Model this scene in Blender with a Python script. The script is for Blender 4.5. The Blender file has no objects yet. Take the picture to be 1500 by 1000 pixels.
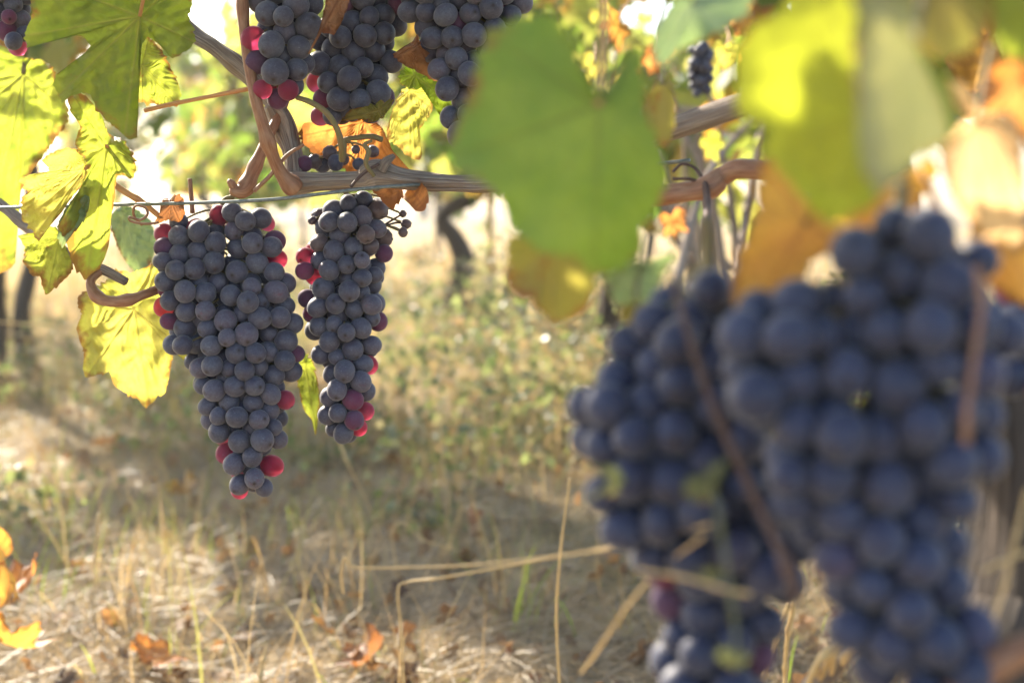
import bpy, math
import numpy as np
from mathutils import Vector, Matrix

# ------------------------------------------------------------------ scene, camera, sky, sun
sc = bpy.context.scene
COL = sc.collection
H, PITCH, FPX = 0.55, math.atan(200 / 2083.3), 2083.3
cam_d = bpy.data.cameras.new('camera')
cam = bpy.data.objects.new('camera', cam_d)
COL.objects.link(cam)
cam.location = (0, 0, H)
cam.rotation_euler = (math.pi / 2 - PITCH, 0, 0)
cam_d.lens, cam_d.sensor_width = 50, 36
cam_d.clip_start, cam_d.clip_end = 0.02, 2000
cam_d.dof.use_dof = True
cam_d.dof.focus_distance = 1.0
cam_d.dof.aperture_fstop = 5.6
sc.camera = cam

SUN_EL, SUN_AZ = math.radians(33), math.radians(-38)      # azimuth from +Y towards +X
SUN = np.array([math.sin(SUN_AZ) * math.cos(SUN_EL), math.cos(SUN_AZ) * math.cos(SUN_EL), math.sin(SUN_EL)])
world = bpy.data.worlds.new('World')
sc.world = world
world.use_nodes = True
nt = world.node_tree
nt.nodes.clear()
sky = nt.nodes.new('ShaderNodeTexSky')
sky.sky_type = 'NISHITA'
sky.sun_disc = False
sky.sun_elevation = SUN_EL
sky.sun_rotation = SUN_AZ
sky.air_density, sky.dust_density, sky.ozone_density = 1.0, 1.6, 1.0
bg = nt.nodes.new('ShaderNodeBackground')
bg.inputs['Strength'].default_value = 0.13
wo = nt.nodes.new('ShaderNodeOutputWorld')
nt.links.new(sky.outputs[0], bg.inputs[0])
nt.links.new(bg.outputs[0], wo.inputs[0])
sd = bpy.data.lights.new('sun', 'SUN')
sd.energy, sd.angle, sd.color = 5.0, math.radians(0.53), (1.0, 0.9, 0.74)
so = bpy.data.objects.new('sun', sd)
COL.objects.link(so)
so.rotation_euler = Vector(-SUN).to_track_quat('-Z', 'Y').to_euler()
so.location = (0, 0, 20)
sc.view_settings.view_transform = 'Standard'
sc.view_settings.look = 'None'
sc.view_settings.exposure = 1.88
sc.view_settings.gamma = 1
sc.render.engine = 'CYCLES'
cy = sc.cycles
cy.use_denoising = True
cy.max_bounces, cy.diffuse_bounces, cy.transmission_bounces = 8, 4, 6
cy.sample_clamp_indirect = 8

# ------------------------------------------------------------------ geometry helpers
CAM = np.array([0, 0, H])
FW = np.array([0, math.cos(PITCH), -math.sin(PITCH)])
UP = np.array([0, math.sin(PITCH), math.cos(PITCH)])
RT = np.array([1.0, 0, 0])


def P(px, py, d):
    """point at depth d along the axis of the lens that a pixel of the photograph looks at"""
    px, py, d = np.asarray(px, float), np.asarray(py, float), np.asarray(d, float)
    return (CAM + d[..., None] * FW + ((px - 750) / FPX * d)[..., None] * RT + ((500 - py) / FPX * d)[..., None] * UP)


def G(px, py):
    v = FW + (px - 750) / FPX * RT + (500 - py) / FPX * UP
    return CAM + v * (-H / v[2])


def mesh_np(name, V, F, mat=None, parent=None, attrs=None, vattrs=None, smooth=True, mats=None, fmat=None):
    """F: list of equal-length polygon index arrays (one or several arrays)"""
    me = bpy.data.meshes.new(name)
    Fs = F if isinstance(F, list) else [F]
    Fs = [np.asarray(f, np.int32) for f in Fs if len(f)]
    V = np.asarray(V, np.float32)
    me.vertices.add(len(V))
    me.vertices.foreach_set('co', V.ravel())
    loops = np.concatenate([f.ravel() for f in Fs])
    sizes = np.concatenate([np.full(len(f), f.shape[1], np.int32) for f in Fs])
    me.loops.add(len(loops))
    me.loops.foreach_set('vertex_index', loops)
    me.polygons.add(len(sizes))
    st = np.zeros(len(sizes), np.int32)
    st[1:] = np.cumsum(sizes)[:-1]
    me.polygons.foreach_set('loop_start', st)
    me.polygons.foreach_set('loop_total', sizes)
    me.polygons.foreach_set('use_smooth', np.full(len(sizes), smooth))
    me.update(calc_edges=True)
    me.validate()
    for k, a in (attrs or {}).items():
        at = me.attributes.new(k, 'FLOAT', 'POINT')
        at.data.foreach_set('value', np.asarray(a, np.float32))
    for k, a in (vattrs or {}).items():
        at = me.attributes.new(k, 'FLOAT_VECTOR', 'POINT')
        at.data.foreach_set('vector', np.asarray(a, np.float32).ravel())
    if mats:
        for m in mats:
            me.materials.append(m)
        if fmat is not None:
            me.polygons.foreach_set('material_index', np.asarray(fmat, np.int32))
    elif mat:
        me.materials.append(mat)
    o = bpy.data.objects.new(name, me)
    COL.objects.link(o)
    if parent:
        o.parent = parent
    return o


def origin_to(o, loc):
    """shift the object's origin to loc, its geometry staying where it is"""
    loc = np.asarray(loc, np.float32)
    n = len(o.data.vertices)
    a = np.empty(n * 3, np.float32)
    o.data.vertices.foreach_get('co', a)
    a = a.reshape(-1, 3) - loc
    o.data.vertices.foreach_set('co', a.ravel())
    o.location = Vector(loc.tolist())
    return o


def tag(o, label=None, cat=None, group=None, kind=None):
    if label: o['label'] = label
    if cat: o['category'] = cat
    if group: o['group'] = group
    if kind: o['kind'] = kind
    return o


def thing(name, label, cat, loc, group=None):
    o = bpy.data.objects.new(name, None)
    o.empty_display_size = 0.02
    COL.objects.link(o)
    o.location = Vector([float(c) for c in loc])
    return tag(o, label, cat, group)


def adopt(o, parent):
    """parent o (built in world coordinates) to a thing, keeping its place"""
    o.parent = parent
    o.location = o.location - parent.location
    return o


def vnoise(p, seed=0):
    """cheap smooth pseudo noise in -1..1 for arrays of points"""
    r = np.random.default_rng(seed)
    out = np.zeros(p.shape[0])
    for k in range(6):
        w = r.normal(size=p.shape[1])
        w *= (0.6 + 1.1 * r.random()) / np.linalg.norm(w)
        out += np.sin(p @ w * 2 * math.pi + r.random() * 6.28)
    return out / 3.2


def catmull(pts, n):
    p = np.asarray(pts, float)
    p = np.vstack([2 * p[0] - p[1], p, 2 * p[-1] - p[-2]])
    t = np.linspace(0, len(p) - 3 - 1e-6, n)
    i = t.astype(int)
    f = (t - i)[:, None]
    a, b, c, d = p[i], p[i + 1], p[i + 2], p[i + 3]
    return 0.5 * (2 * b + (c - a) * f + (2 * a - 5 * b + 4 * c - d) * f ** 2 + (3 * b - a - 3 * c + d) * f ** 3)


def tube_data(pts, rad, n=40, k=10, rough=0.0, ridge=0.0, nodes=(), seed=0):
    pts = np.asarray(pts, float)
    rad = np.broadcast_to(np.asarray(rad, float), (len(pts),)) if np.ndim(rad) == 0 else np.asarray(rad, float)
    c = catmull(np.column_stack([pts, rad]), n)
    c, r = c[:, :3], np.maximum(c[:, 3], 1e-5)
    t = np.gradient(c, axis=0)
    t /= np.linalg.norm(t, axis=1)[:, None] + 1e-12
    ref = np.array([0.31, 0.2, 0.93]) if abs(t[0] @ np.array([0.31, 0.2, 0.93])) < 0.9 else np.array([1.0, 0, 0])
    u = np.zeros_like(c)
    for i in range(n):
        w = ref - t[i] * (ref @ t[i])
        w /= np.linalg.norm(w)
        u[i] = w
        ref = w
    v = np.cross(t, u)
    L = np.concatenate([[0], np.cumsum(np.linalg.norm(np.diff(c, axis=0), axis=1))])
    th = np.linspace(0, 2 * math.pi, k, endpoint=False)
    TH, LL = np.meshgrid(th, L)
    RR = np.repeat(r[:, None], k, 1)
    if rough or ridge:
        q = np.column_stack([np.cos(TH).ravel() * 1.3, np.sin(TH).ravel() * 1.3, LL.ravel() / (r.mean() * 9)])
        q2 = np.column_stack([np.cos(TH).ravel() * 3.2, np.sin(TH).ravel() * 3.2, LL.ravel() / (r.mean() * 8)])
        RR = RR * (1 + rough * vnoise(q, seed).reshape(n, k) + ridge * vnoise(q2, seed + 5).reshape(n, k))
    for f, amp in nodes:
        RR = RR * (1 + amp * np.exp(-((LL - f * L[-1]) / (r.mean() * 1.5)) ** 2))
    V = c[:, None, :] + RR[..., None] * (np.cos(TH)[..., None] * u[:, None, :] + np.sin(TH)[..., None] * v[:, None, :])
    bark = np.stack([np.cos(TH), np.sin(TH), LL / (r.mean() + 1e-9) * 0.25], -1).reshape(-1, 3)
    idx = np.arange(n * k).reshape(n, k)
    a, b = idx[:-1], idx[1:]
    F = np.stack([a, np.roll(a, -1, 1), np.roll(b, -1, 1), b], -1).reshape(-1, 4)
    V = np.vstack([V.reshape(-1, 3), c[0] - t[0] * r[0] * 0.3, c[-1] + t[-1] * r[-1] * 0.3])
    bark = np.vstack([bark, bark[0], bark[-1]])
    i0, i1 = n * k, n * k + 1
    T = np.vstack([np.column_stack([np.roll(idx[0], -1), idx[0], np.full(k, i0)]),
                   np.column_stack([idx[-1], np.roll(idx[-1], -1), np.full(k, i1)])])
    return V, F, T, bark


def tube(name, pts, rad, mat, parent=None, **kw):
    V, F, T, b = tube_data(pts, rad, **kw)
    o = mesh_np(name, V, [F, T], mat, None, vattrs={'bark': b})
    if parent:
        origin_to(o, V.mean(0))
        adopt(o, parent)
    return o


def tubes(name, specs, mat, parent=None):
    """several joined runs of one branching piece in one mesh"""
    Vs, Fs, Ts, bs, n0 = [], [], [], [], 0
    for pts, rad, kw in specs:
        V, F, T, b = tube_data(pts, rad, **kw)
        Vs.append(V); Fs.append(F + n0); Ts.append(T + n0); bs.append(b)
        n0 += len(V)
    V = np.vstack(Vs)
    o = mesh_np(name, V, [np.vstack(Fs), np.vstack(Ts)], mat, None, vattrs={'bark': np.vstack(bs)})
    if parent:
        origin_to(o, V.mean(0))
        adopt(o, parent)
    return o


def pp(lst, d=None):
    """list of (px, py[, d]) to world points"""
    return np.array([P(q[0], q[1], q[2] if len(q) > 2 else d) for q in lst])


# ------------------------------------------------------------------ materials
class N:
    def __init__(s, name):
        s.m = bpy.data.materials.new(name)
        s.m.use_nodes = True
        s.t = s.m.node_tree
        s.t.nodes.clear()
        s.out = s.t.nodes.new('ShaderNodeOutputMaterial')

    def n(s, kind, **kw):
        nd = s.t.nodes.new('ShaderNode' + kind)
        for k, v in kw.items():
            setattr(nd, k, v)
        return nd

    def put(s, sock, v):
        if hasattr(v, 'is_output') or isinstance(v, bpy.types.NodeSocket):
            s.t.links.new(v, sock)
        elif isinstance(v, (tuple, list)) and len(v) == 3 and sock.type == 'RGBA':
            sock.default_value = (*v, 1)
        else:
            sock.default_value = v

    def attr(s, name, out='Fac'):
        return s.n('Attribute', attribute_name=name).outputs[out]

    def noise(s, vec, scale, detail=3, rough=0.55):
        nd = s.n('TexNoise')
        s.put(nd.inputs['Vector'], vec)
        nd.inputs['Scale'].default_value = scale
        nd.inputs['Detail'].default_value = detail
        nd.inputs['Roughness'].default_value = rough
        return nd.outputs['Fac']

    def math(s, op, a, b=0.0, c=None, clamp=False):
        nd = s.n('Math', operation=op, use_clamp=clamp)
        s.put(nd.inputs[0], a)
        s.put(nd.inputs[1], b)
        if c is not None: s.put(nd.inputs[2], c)
        return nd.outputs[0]

    def vmath(s, op, a, b=(0, 0, 0)):
        nd = s.n('VectorMath', operation=op)
        s.put(nd.inputs[0], a)
        if op == 'SCALE': s.put(nd.inputs[3], b)
        else: s.put(nd.inputs[1], b)
        return nd.outputs[0]

    def step(s, v, lo, hi):
        nd = s.n('MapRange', clamp=True)
        s.put(nd.inputs[0], v)
        s.put(nd.inputs[1], lo)
        s.put(nd.inputs[2], hi)
        return nd.outputs[0]

    def mix(s, f, a, b, mode='MIX'):
        nd = s.n('Mix', data_type='RGBA', blend_type=mode)
        s.put(nd.inputs[0], f)
        s.put(nd.inputs[6], a)
        s.put(nd.inputs[7], b)
        return nd.outputs[2]

    def ramp(s, f, stops):
        nd = s.n('ValToRGB')
        cr = nd.color_ramp
        while len(cr.elements) < len(stops):
            cr.elements.new(0.5)
        for e, (p, c) in zip(cr.elements, stops):
            e.position, e.color = p, (*c, 1)
        s.put(nd.inputs[0], f)
        return nd.outputs[0]

    def bump(s, h, strength=0.3, dist=0.001):
        nd = s.n('Bump')
        nd.inputs['Strength'].default_value = strength
        nd.inputs['Distance'].default_value = dist
        s.put(nd.inputs['Height'], h)
        return nd.outputs[0]

    def principled(s, base, rough=0.6, spec=0.4, normal=None, **kw):
        nd = s.n('BsdfPrincipled')
        s.put(nd.inputs['Base Color'], base)
        s.put(nd.inputs['Roughness'], rough)
        s.put(nd.inputs['Specular IOR Level'], spec)
        if normal is not None: s.put(nd.inputs['Normal'], normal)
        for k, v in kw.items():
            s.put(nd.inputs[k.replace('_', ' ')], v)
        return nd.outputs[0]

    def mixs(s, f, a, b):
        nd = s.n('MixShader')
        s.put(nd.inputs[0], f)
        s.t.links.new(a, nd.inputs[1])
        s.t.links.new(b, nd.inputs[2])
        return nd.outputs[0]

    def transl(s, c):
        nd = s.n('BsdfTranslucent')
        s.put(nd.inputs[0], c)
        return nd.outputs[0]

    def done(s, sh):
        s.t.links.new(sh, s.out.inputs[0])
        return s.m


def leaf_mat(name, c1, c2, t1, t2, veinc, veint, spot=(0.16, 0.07, 0.025), spot_amt=0.25, edge_amt=0.3, mixf=0.55, rough=0.5, spec=0.35):
    """one traced vine leaf: two-tone lamina, paler veins, brown specks and dry margin"""
    n = N(name)
    co = n.n('TexCoord').outputs['Object']
    big = n.step(n.noise(co, 38, 3), 0.33, 0.68)
    fine = n.noise(co, 420, 4, 0.65)
    vein = n.attr('vein')
    edge = n.attr('edge')
    spots = n.step(n.noise(co, 170, 2, 0.5), 0.66, 0.72)
    spots = n.math('MULTIPLY', spots, n.step(n.noise(co, 30, 2), 0.45, 0.62))
    spots = n.math('MULTIPLY', spots, spot_amt * 2.2, clamp=True)
    ed = n.step(n.math('ADD', edge, n.math('MULTIPLY', n.math('SUBTRACT', n.noise(co, 60, 4, 0.6), 0.5), 0.7)), 1.0 - edge_amt * 0.55, 1.12 - edge_amt * 0.5)
    sp = n.math('MAXIMUM', spots, ed)
    a = n.mix(big, c1, c2)
    a = n.mix(n.math('MULTIPLY', n.step(fine, 0.3, 0.75), 0.35), a, (c1[0] * 0.55, c1[1] * 0.55, c1[2] * 0.5))
    a = n.mix(n.math('MULTIPLY', vein, 0.75), a, veinc)
    a = n.mix(sp, a, spot)
    t = n.mix(big, t1, t2)
    t = n.mix(n.math('MULTIPLY', n.step(fine, 0.3, 0.8), 0.3), t, (t1[0] * 0.7, t1[1] * 0.68, t1[2] * 0.5))
    t = n.mix(n.math('MULTIPLY', vein, 0.6), t, veint)
    t = n.mix(n.math('MULTIPLY', sp, 0.8), t, (0.35, 0.13, 0.03))
    hgt = n.math('ADD', n.math('MULTIPLY', fine, 0.5), n.math('MULTIPLY', vein, 0.9))
    nm = n.bump(hgt, 0.45, 0.0008)
    pr = n.principled(a, rough, spec, nm)
    return n.done(n.mixs(mixf, pr, n.transl(t)))


M = {}
# the greens, from deep shade-grown to thin yellow; the dry ones, from ochre to rust
M['leaf_green'] = leaf_mat('leaf green', (0.08, 0.12, 0.025), (0.13, 0.165, 0.035), (0.24, 0.33, 0.02), (0.36, 0.42, 0.035), (0.2, 0.2, 0.06), (0.3, 0.3, 0.05), spot_amt=0.12, edge_amt=0.06)
M['leaf_lime'] = leaf_mat('leaf lime', (0.14, 0.18, 0.03), (0.2, 0.2, 0.04), (0.4, 0.5, 0.045), (0.54, 0.56, 0.07), (0.24, 0.22, 0.08), (0.26, 0.27, 0.03), spot_amt=0.35, edge_amt=0.26)
M['leaf_yellow'] = leaf_mat('leaf yellow', (0.3, 0.27, 0.05), (0.36, 0.28, 0.06), (0.62, 0.63, 0.09), (0.72, 0.62, 0.13), (0.3, 0.25, 0.09), (0.42, 0.36, 0.06), spot_amt=0.3, edge_amt=0.2)
M['leaf_deep'] = leaf_mat('leaf deep green', (0.055, 0.1, 0.014), (0.085, 0.14, 0.022), (0.2, 0.33, 0.015), (0.32, 0.42, 0.03), (0.16, 0.18, 0.05), (0.25, 0.28, 0.05), spot_amt=0.1, edge_amt=0.1)
M['leaf_under'] = leaf_mat('leaf grey underside', (0.22, 0.23, 0.12), (0.27, 0.26, 0.13), (0.3, 0.3, 0.08), (0.38, 0.36, 0.1), (0.3, 0.28, 0.15), (0.3, 0.26, 0.1), spot_amt=0.2, edge_amt=0.15, mixf=0.35, rough=0.65)
M['leaf_pale'] = leaf_mat('leaf pale green underside', (0.2, 0.28, 0.17), (0.24, 0.31, 0.17), (0.25, 0.36, 0.1), (0.3, 0.4, 0.12), (0.3, 0.34, 0.2), (0.3, 0.36, 0.15), spot_amt=0.1, edge_amt=0.1, mixf=0.35, rough=0.6)
M['leaf_ochre'] = leaf_mat('leaf ochre', (0.27, 0.17, 0.045), (0.33, 0.17, 0.045), (0.58, 0.34, 0.06), (0.6, 0.28, 0.06), (0.3, 0.17, 0.05), (0.5, 0.25, 0.04), spot_amt=0.5, edge_amt=0.35)
M['leaf_orange'] = leaf_mat('leaf dry orange', (0.42, 0.17, 0.05), (0.5, 0.23, 0.08), (0.72, 0.27, 0.05), (0.8, 0.38, 0.1), (0.3, 0.12, 0.05), (0.42, 0.13, 0.04), spot=(0.1, 0.03, 0.015), spot_amt=0.55, edge_amt=0.35)
M['leaf_glow'] = leaf_mat('leaf sunny green', (0.06, 0.1, 0.015), (0.08, 0.12, 0.02), (0.6, 0.66, 0.04), (0.66, 0.68, 0.05), (0.1, 0.13, 0.03), (0.5, 0.55, 0.04), spot_amt=0.05, edge_amt=0.06)
M['leaf_peach'] = leaf_mat('leaf pale orange', (0.5, 0.3, 0.13), (0.55, 0.36, 0.18), (0.9, 0.6, 0.26), (0.9, 0.64, 0.34), (0.4, 0.2, 0.08), (0.6, 0.3, 0.1), spot_amt=0.3, edge_amt=0.2)
M['leaf_dull'] = leaf_mat('leaf dull weed', (0.09, 0.1, 0.05), (0.12, 0.12, 0.06), (0.1, 0.12, 0.04), (0.13, 0.14, 0.05), (0.12, 0.12, 0.06), (0.12, 0.12, 0.05), spot_amt=0.1, edge_amt=0.06, mixf=0.4)
M['leaf_fresh'] = leaf_mat('leaf fresh green', (0.1, 0.18, 0.03), (0.18, 0.26, 0.05), (0.24, 0.37, 0.03), (0.36, 0.47, 0.045), (0.1, 0.13, 0.03), (0.2, 0.25, 0.03), spot_amt=0.1, edge_amt=0.05, mixf=0.45)
M['leaf_amber'] = leaf_mat('leaf amber', (0.5, 0.28, 0.06), (0.46, 0.2, 0.055), (0.85, 0.5, 0.08), (0.8, 0.36, 0.07), (0.3, 0.14, 0.05), (0.5, 0.22, 0.05), spot_amt=0.4, edge_amt=0.3)
M['leaf_olive'] = leaf_mat('leaf olive', (0.13, 0.14, 0.04), (0.18, 0.16, 0.05), (0.32, 0.31, 0.05), (0.42, 0.33, 0.06), (0.2, 0.17, 0.07), (0.3, 0.24, 0.06), spot_amt=0.4, edge_amt=0.2)
M['leaf_brown'] = leaf_mat('leaf dry brown', (0.28, 0.13, 0.065), (0.36, 0.19, 0.1), (0.36, 0.14, 0.045), (0.44, 0.19, 0.07), (0.2, 0.09, 0.05), (0.25, 0.09, 0.03), spot=(0.1, 0.04, 0.02), spot_amt=0.4, edge_amt=0.3, mixf=0.42)


def grape_mat(name, skin1, skin2, bloom1, bloom2, amount, glass=0.0, red=0.0):
    n = N(name)
    tc = n.n('TexCoord').outputs['Object']
    rnd = n.math('FRACT', n.math('ADD', n.n('ObjectInfo').outputs['Random'], n.n('NewGeometry').outputs['Random Per Island']))
    off = n.vmath('SCALE', (3.1, 7.7, 5.3), n.math('MULTIPLY', rnd, 13.0))
    co = n.vmath('ADD', n.vmath('SCALE', tc, 100.0), off)
    big = n.noise(co, 0.9, 2)
    fine = n.noise(co, 5.5, 5, 0.7)
    specks = n.step(n.noise(co, 9.0, 2, 0.5), 0.66, 0.74)
    rub = n.step(n.noise(co, 1.7, 4, 0.6), 0.6, 0.74)
    r2 = n.math('FRACT', n.math('MULTIPLY', rnd, 7.31))
    skin = n.mix(r2, skin1, skin2)
    if red:
        # sun-side blush of half ripe berries: one in several
        blush = n.math('MULTIPLY', n.step(r2, 1 - red, 1.0), n.step(big, 0.35, 0.65))
        skin = n.mix(blush, skin, (0.13, 0.02, 0.045))
    bl = n.mix(n.step(fine, 0.3, 0.7), bloom1, bloom2)
    f = n.math('ADD', amount, n.math('MULTIPLY', n.math('SUBTRACT', big, 0.5), 0.9))
    f = n.math('ADD', f, n.math('MULTIPLY', n.math('SUBTRACT', r2, 0.5), 0.3))
    f = n.math('ADD', f, n.math('MULTIPLY', n.math('SUBTRACT', fine, 0.5), 0.5))
    f = n.math('MULTIPLY', f, n.math('SUBTRACT', 1.0, n.math('MULTIPLY', rub, 0.7)), clamp=True)
    c = n.mix(f, skin, bl)
    c = n.mix(n.math('MULTIPLY', specks, 0.25), c, (0.3, 0.3, 0.34))
    c = n.mix(n.attr('tip'), c, (0.02, 0.012, 0.012))
    rough = n.math('ADD', 0.3, n.math('MULTIPLY', f, 0.42))
    nm = n.bump(fine, 0.12, 0.0003)
    kw = dict(Sheen_Weight=0.22, Sheen_Roughness=0.45)
    if glass:                                         # unripe flesh lets the light behind it through
        kw.update(Transmission_Weight=n.math('MULTIPLY', n.math('SUBTRACT', 1.15, f, clamp=True), glass), IOR=1.12)
    return n.done(n.principled(c, rough, 0.3, nm, **kw))


M['grape'] = grape_mat('grape dark', (0.018, 0.012, 0.03), (0.04, 0.02, 0.045), (0.05, 0.056, 0.08), (0.098, 0.104, 0.135), 0.6, red=0.18)
M['grape_red'] = grape_mat('grape red', (0.62, 0.035, 0.11), (0.36, 0.022, 0.075), (0.22, 0.07, 0.11), (0.25, 0.12, 0.165), 0.38, glass=0.8)
M['grape_purple'] = grape_mat('grape purple', (0.16, 0.015, 0.05), (0.08, 0.012, 0.04), (0.085, 0.06, 0.1), (0.12, 0.09, 0.13), 0.52, glass=0.2)
M['grape_navy'] = grape_mat('grape navy', (0.012, 0.01, 0.026), (0.025, 0.016, 0.036), (0.026, 0.034, 0.07), (0.052, 0.062, 0.11), 0.62, red=0.1)
M['grape_raisin'] = grape_mat('grape withered', (0.05, 0.03, 0.035), (0.09, 0.05, 0.045), (0.09, 0.075, 0.085), (0.13, 0.1, 0.1), 0.4)


def bark_mat(name, c1, c2, c3, stretch=(6, 6, 0.5), scale=1.0, rough=0.85, bump=0.6, bd=0.002):
    n = N(name)
    v = n.attr('bark', 'Vector')
    sv = n.vmath('MULTIPLY', v, stretch)
    a = n.noise(sv, scale, 5, 0.6)
    b = n.noise(n.vmath('MULTIPLY', v, (1.5, 1.5, 1.2)), 1.3, 3)
    c = n.mix(n.step(a, 0.35, 0.65), c1, c2)
    c = n.mix(n.math('MULTIPLY', n.step(b, 0.4, 0.7), 0.7), c, c3)
    return n.done(n.principled(c, rough, 0.25, n.bump(a, bump, bd)))


M['old_wood'] = bark_mat('weathered cane bark', (0.12, 0.085, 0.065), (0.42, 0.35, 0.29), (0.24, 0.17, 0.13), (6, 6, 0.55), 1.1, bump=1.0, bd=0.003)
M['shoot'] = bark_mat('brown shoot bark', (0.17, 0.07, 0.035), (0.28, 0.13, 0.07), (0.34, 0.2, 0.12), (4, 4, 0.5), 1.4, rough=0.5, bump=0.3, bd=0.0006)
M['dark_shoot'] = bark_mat('dark shoot bark', (0.05, 0.03, 0.025), (0.13, 0.075, 0.055), (0.09, 0.05, 0.04), (4, 4, 0.5), 1.4, rough=0.6, bump=0.3, bd=0.0006)
M['stem'] = bark_mat('green brown stem', (0.13, 0.12, 0.045), (0.2, 0.16, 0.07), (0.17, 0.09, 0.05), (3, 3, 0.6), 1.4, rough=0.6, bump=0.3, bd=0.0005)
M['petiole'] = bark_mat('orange petiole', (0.42, 0.2, 0.07), (0.52, 0.28, 0.1), (0.4, 0.14, 0.07), (3, 3, 0.5), 1.2, rough=0.5, bump=0.2, bd=0.0003)
M['trunk'] = bark_mat('vine trunk bark', (0.02, 0.016, 0.013), (0.1, 0.075, 0.058), (0.05, 0.038, 0.03), (5, 5, 0.5), 1.3, bump=1.0, bd=0.006)
M['straw_stalk'] = bark_mat('straw stalk', (0.5, 0.34, 0.14), (0.62, 0.46, 0.24), (0.45, 0.27, 0.1), (3, 3, 0.4), 1.0, rough=0.45, bump=0.1, bd=0.0002)
M['green_stalk'] = bark_mat('weed stalk', (0.09, 0.1, 0.05), (0.13, 0.14, 0.07), (0.14, 0.12, 0.06), (3, 3, 0.4), 1.0, rough=0.6, bump=0.1, bd=0.0002)
n = N('wire steel')
M['wire'] = n.done(n.principled(n.mix(n.step(n.noise(n.attr('bark', 'Vector'), 2.0, 4), 0.4, 0.65), (0.1, 0.12, 0.11), (0.2, 0.21, 0.2)), 0.5, 0.5, None, Metallic=0.5))


def card_mat(name, stops, tstops, mixf=0.5, rough=0.55):
    n = N(name)
    r = n.n('NewGeometry').outputs['Random Per Island']
    co = n.n('TexCoord').outputs['Object']
    v = n.step(n.noise(co, 35, 3), 0.3, 0.75)
    a = n.mix(n.math('MULTIPLY', v, 0.3), n.ramp(r, stops), (0.1, 0.08, 0.03))
    return n.done(n.mixs(mixf, n.principled(a, rough, 0.35), n.transl(n.ramp(r, tstops))))


M['foliage'] = card_mat('vine foliage', [(0, (0.05, 0.09, 0.015)), (0.4, (0.09, 0.14, 0.025)), (0.62, (0.15, 0.18, 0.03)), (0.84, (0.28, 0.25, 0.05)), (0.95, (0.36, 0.2, 0.04)), (1, (0.3, 0.12, 0.05))],
                        [(0, (0.16, 0.3, 0.02)), (0.4, (0.32, 0.4, 0.06)), (0.62, (0.48, 0.5, 0.09)), (0.84, (0.66, 0.58, 0.14)), (0.95, (0.75, 0.4, 0.05)), (1, (0.5, 0.16, 0.04))])
M['far_tree'] = card_mat('far tree foliage', [(0, (0.03, 0.06, 0.02)), (0.6, (0.05, 0.09, 0.03)), (1, (0.09, 0.12, 0.03))],
                         [(0, (0.06, 0.12, 0.02)), (1, (0.18, 0.25, 0.04))], 0.4)
M['straw'] = card_mat('straw litter', [(0, (0.09, 0.065, 0.04)), (0.35, (0.2, 0.15, 0.09)), (0.7, (0.31, 0.245, 0.155)), (0.95, (0.38, 0.3, 0.2)), (1, (0.48, 0.4, 0.29))],
                      [(0, (0.3, 0.2, 0.1)), (1, (0.6, 0.45, 0.22))], 0.25, 0.5)
M['dry_grass'] = card_mat('dry grass', [(0, (0.2, 0.13, 0.06)), (0.4, (0.33, 0.24, 0.12)), (0.82, (0.42, 0.32, 0.18)), (0.94, (0.2, 0.22, 0.08)), (1, (0.12, 0.16, 0.05))],
                          [(0, (0.4, 0.24, 0.08)), (0.8, (0.58, 0.42, 0.2)), (0.94, (0.4, 0.42, 0.06)), (1, (0.26, 0.36, 0.04))], 0.45, 0.45)
M['golden_grass'] = card_mat('golden grass', [(0, (0.3, 0.2, 0.09)), (0.5, (0.48, 0.36, 0.18)), (0.9, (0.55, 0.42, 0.24)), (1, (0.3, 0.3, 0.1))],
                             [(0, (0.6, 0.36, 0.14)), (0.6, (0.78, 0.56, 0.28)), (1, (0.5, 0.48, 0.12))], 0.45, 0.5)
M['litter'] = card_mat('leaf litter', [(0, (0.08, 0.05, 0.035)), (0.5, (0.18, 0.12, 0.07)), (0.9, (0.28, 0.18, 0.1)), (1, (0.34, 0.17, 0.07))], [(0, (0.15, 0.07, 0.03)), (1, (0.5, 0.25, 0.08))], 0.3, 0.7)
M['green_grass'] = card_mat('green grass', [(0, (0.08, 0.13, 0.03)), (0.6, (0.13, 0.18, 0.04)), (1, (0.26, 0.25, 0.07))],
                            [(0, (0.25, 0.36, 0.04)), (0.6, (0.42, 0.48, 0.06)), (1, (0.6, 0.52, 0.1))], 0.5, 0.45)
M['weed'] = card_mat('weed leaves', [(0, (0.08, 0.1, 0.045)), (0.35, (0.15, 0.18, 0.095)), (0.6, (0.22, 0.23, 0.13)), (0.8, (0.3, 0.26, 0.16)), (1, (0.36, 0.24, 0.13))],
                     [(0, (0.16, 0.22, 0.06)), (0.5, (0.34, 0.38, 0.12)), (0.8, (0.5, 0.42, 0.2)), (1, (0.55, 0.35, 0.15))], 0.4, 0.42)

n = N('vineyard soil')
co = n.n('TexCoord').outputs['Object']
a = n.noise(co, 2.2, 6, 0.6)
b = n.noise(co, 22, 6, 0.7)
g = n.step(n.noise(co, 0.7, 4, 0.6), 0.5, 0.62)
c = n.mix(n.step(b, 0.3, 0.7), (0.17, 0.12, 0.075), (0.36, 0.28, 0.18))
c = n.mix(n.step(a, 0.35, 0.65), c, (0.44, 0.34, 0.2))
c = n.mix(n.math('MULTIPLY', g, 0.5), c, (0.13, 0.15, 0.05))
M['soil'] = n.done(n.principled(c, 0.95, 0.15, n.bump(b, 0.8, 0.02)))

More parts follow.
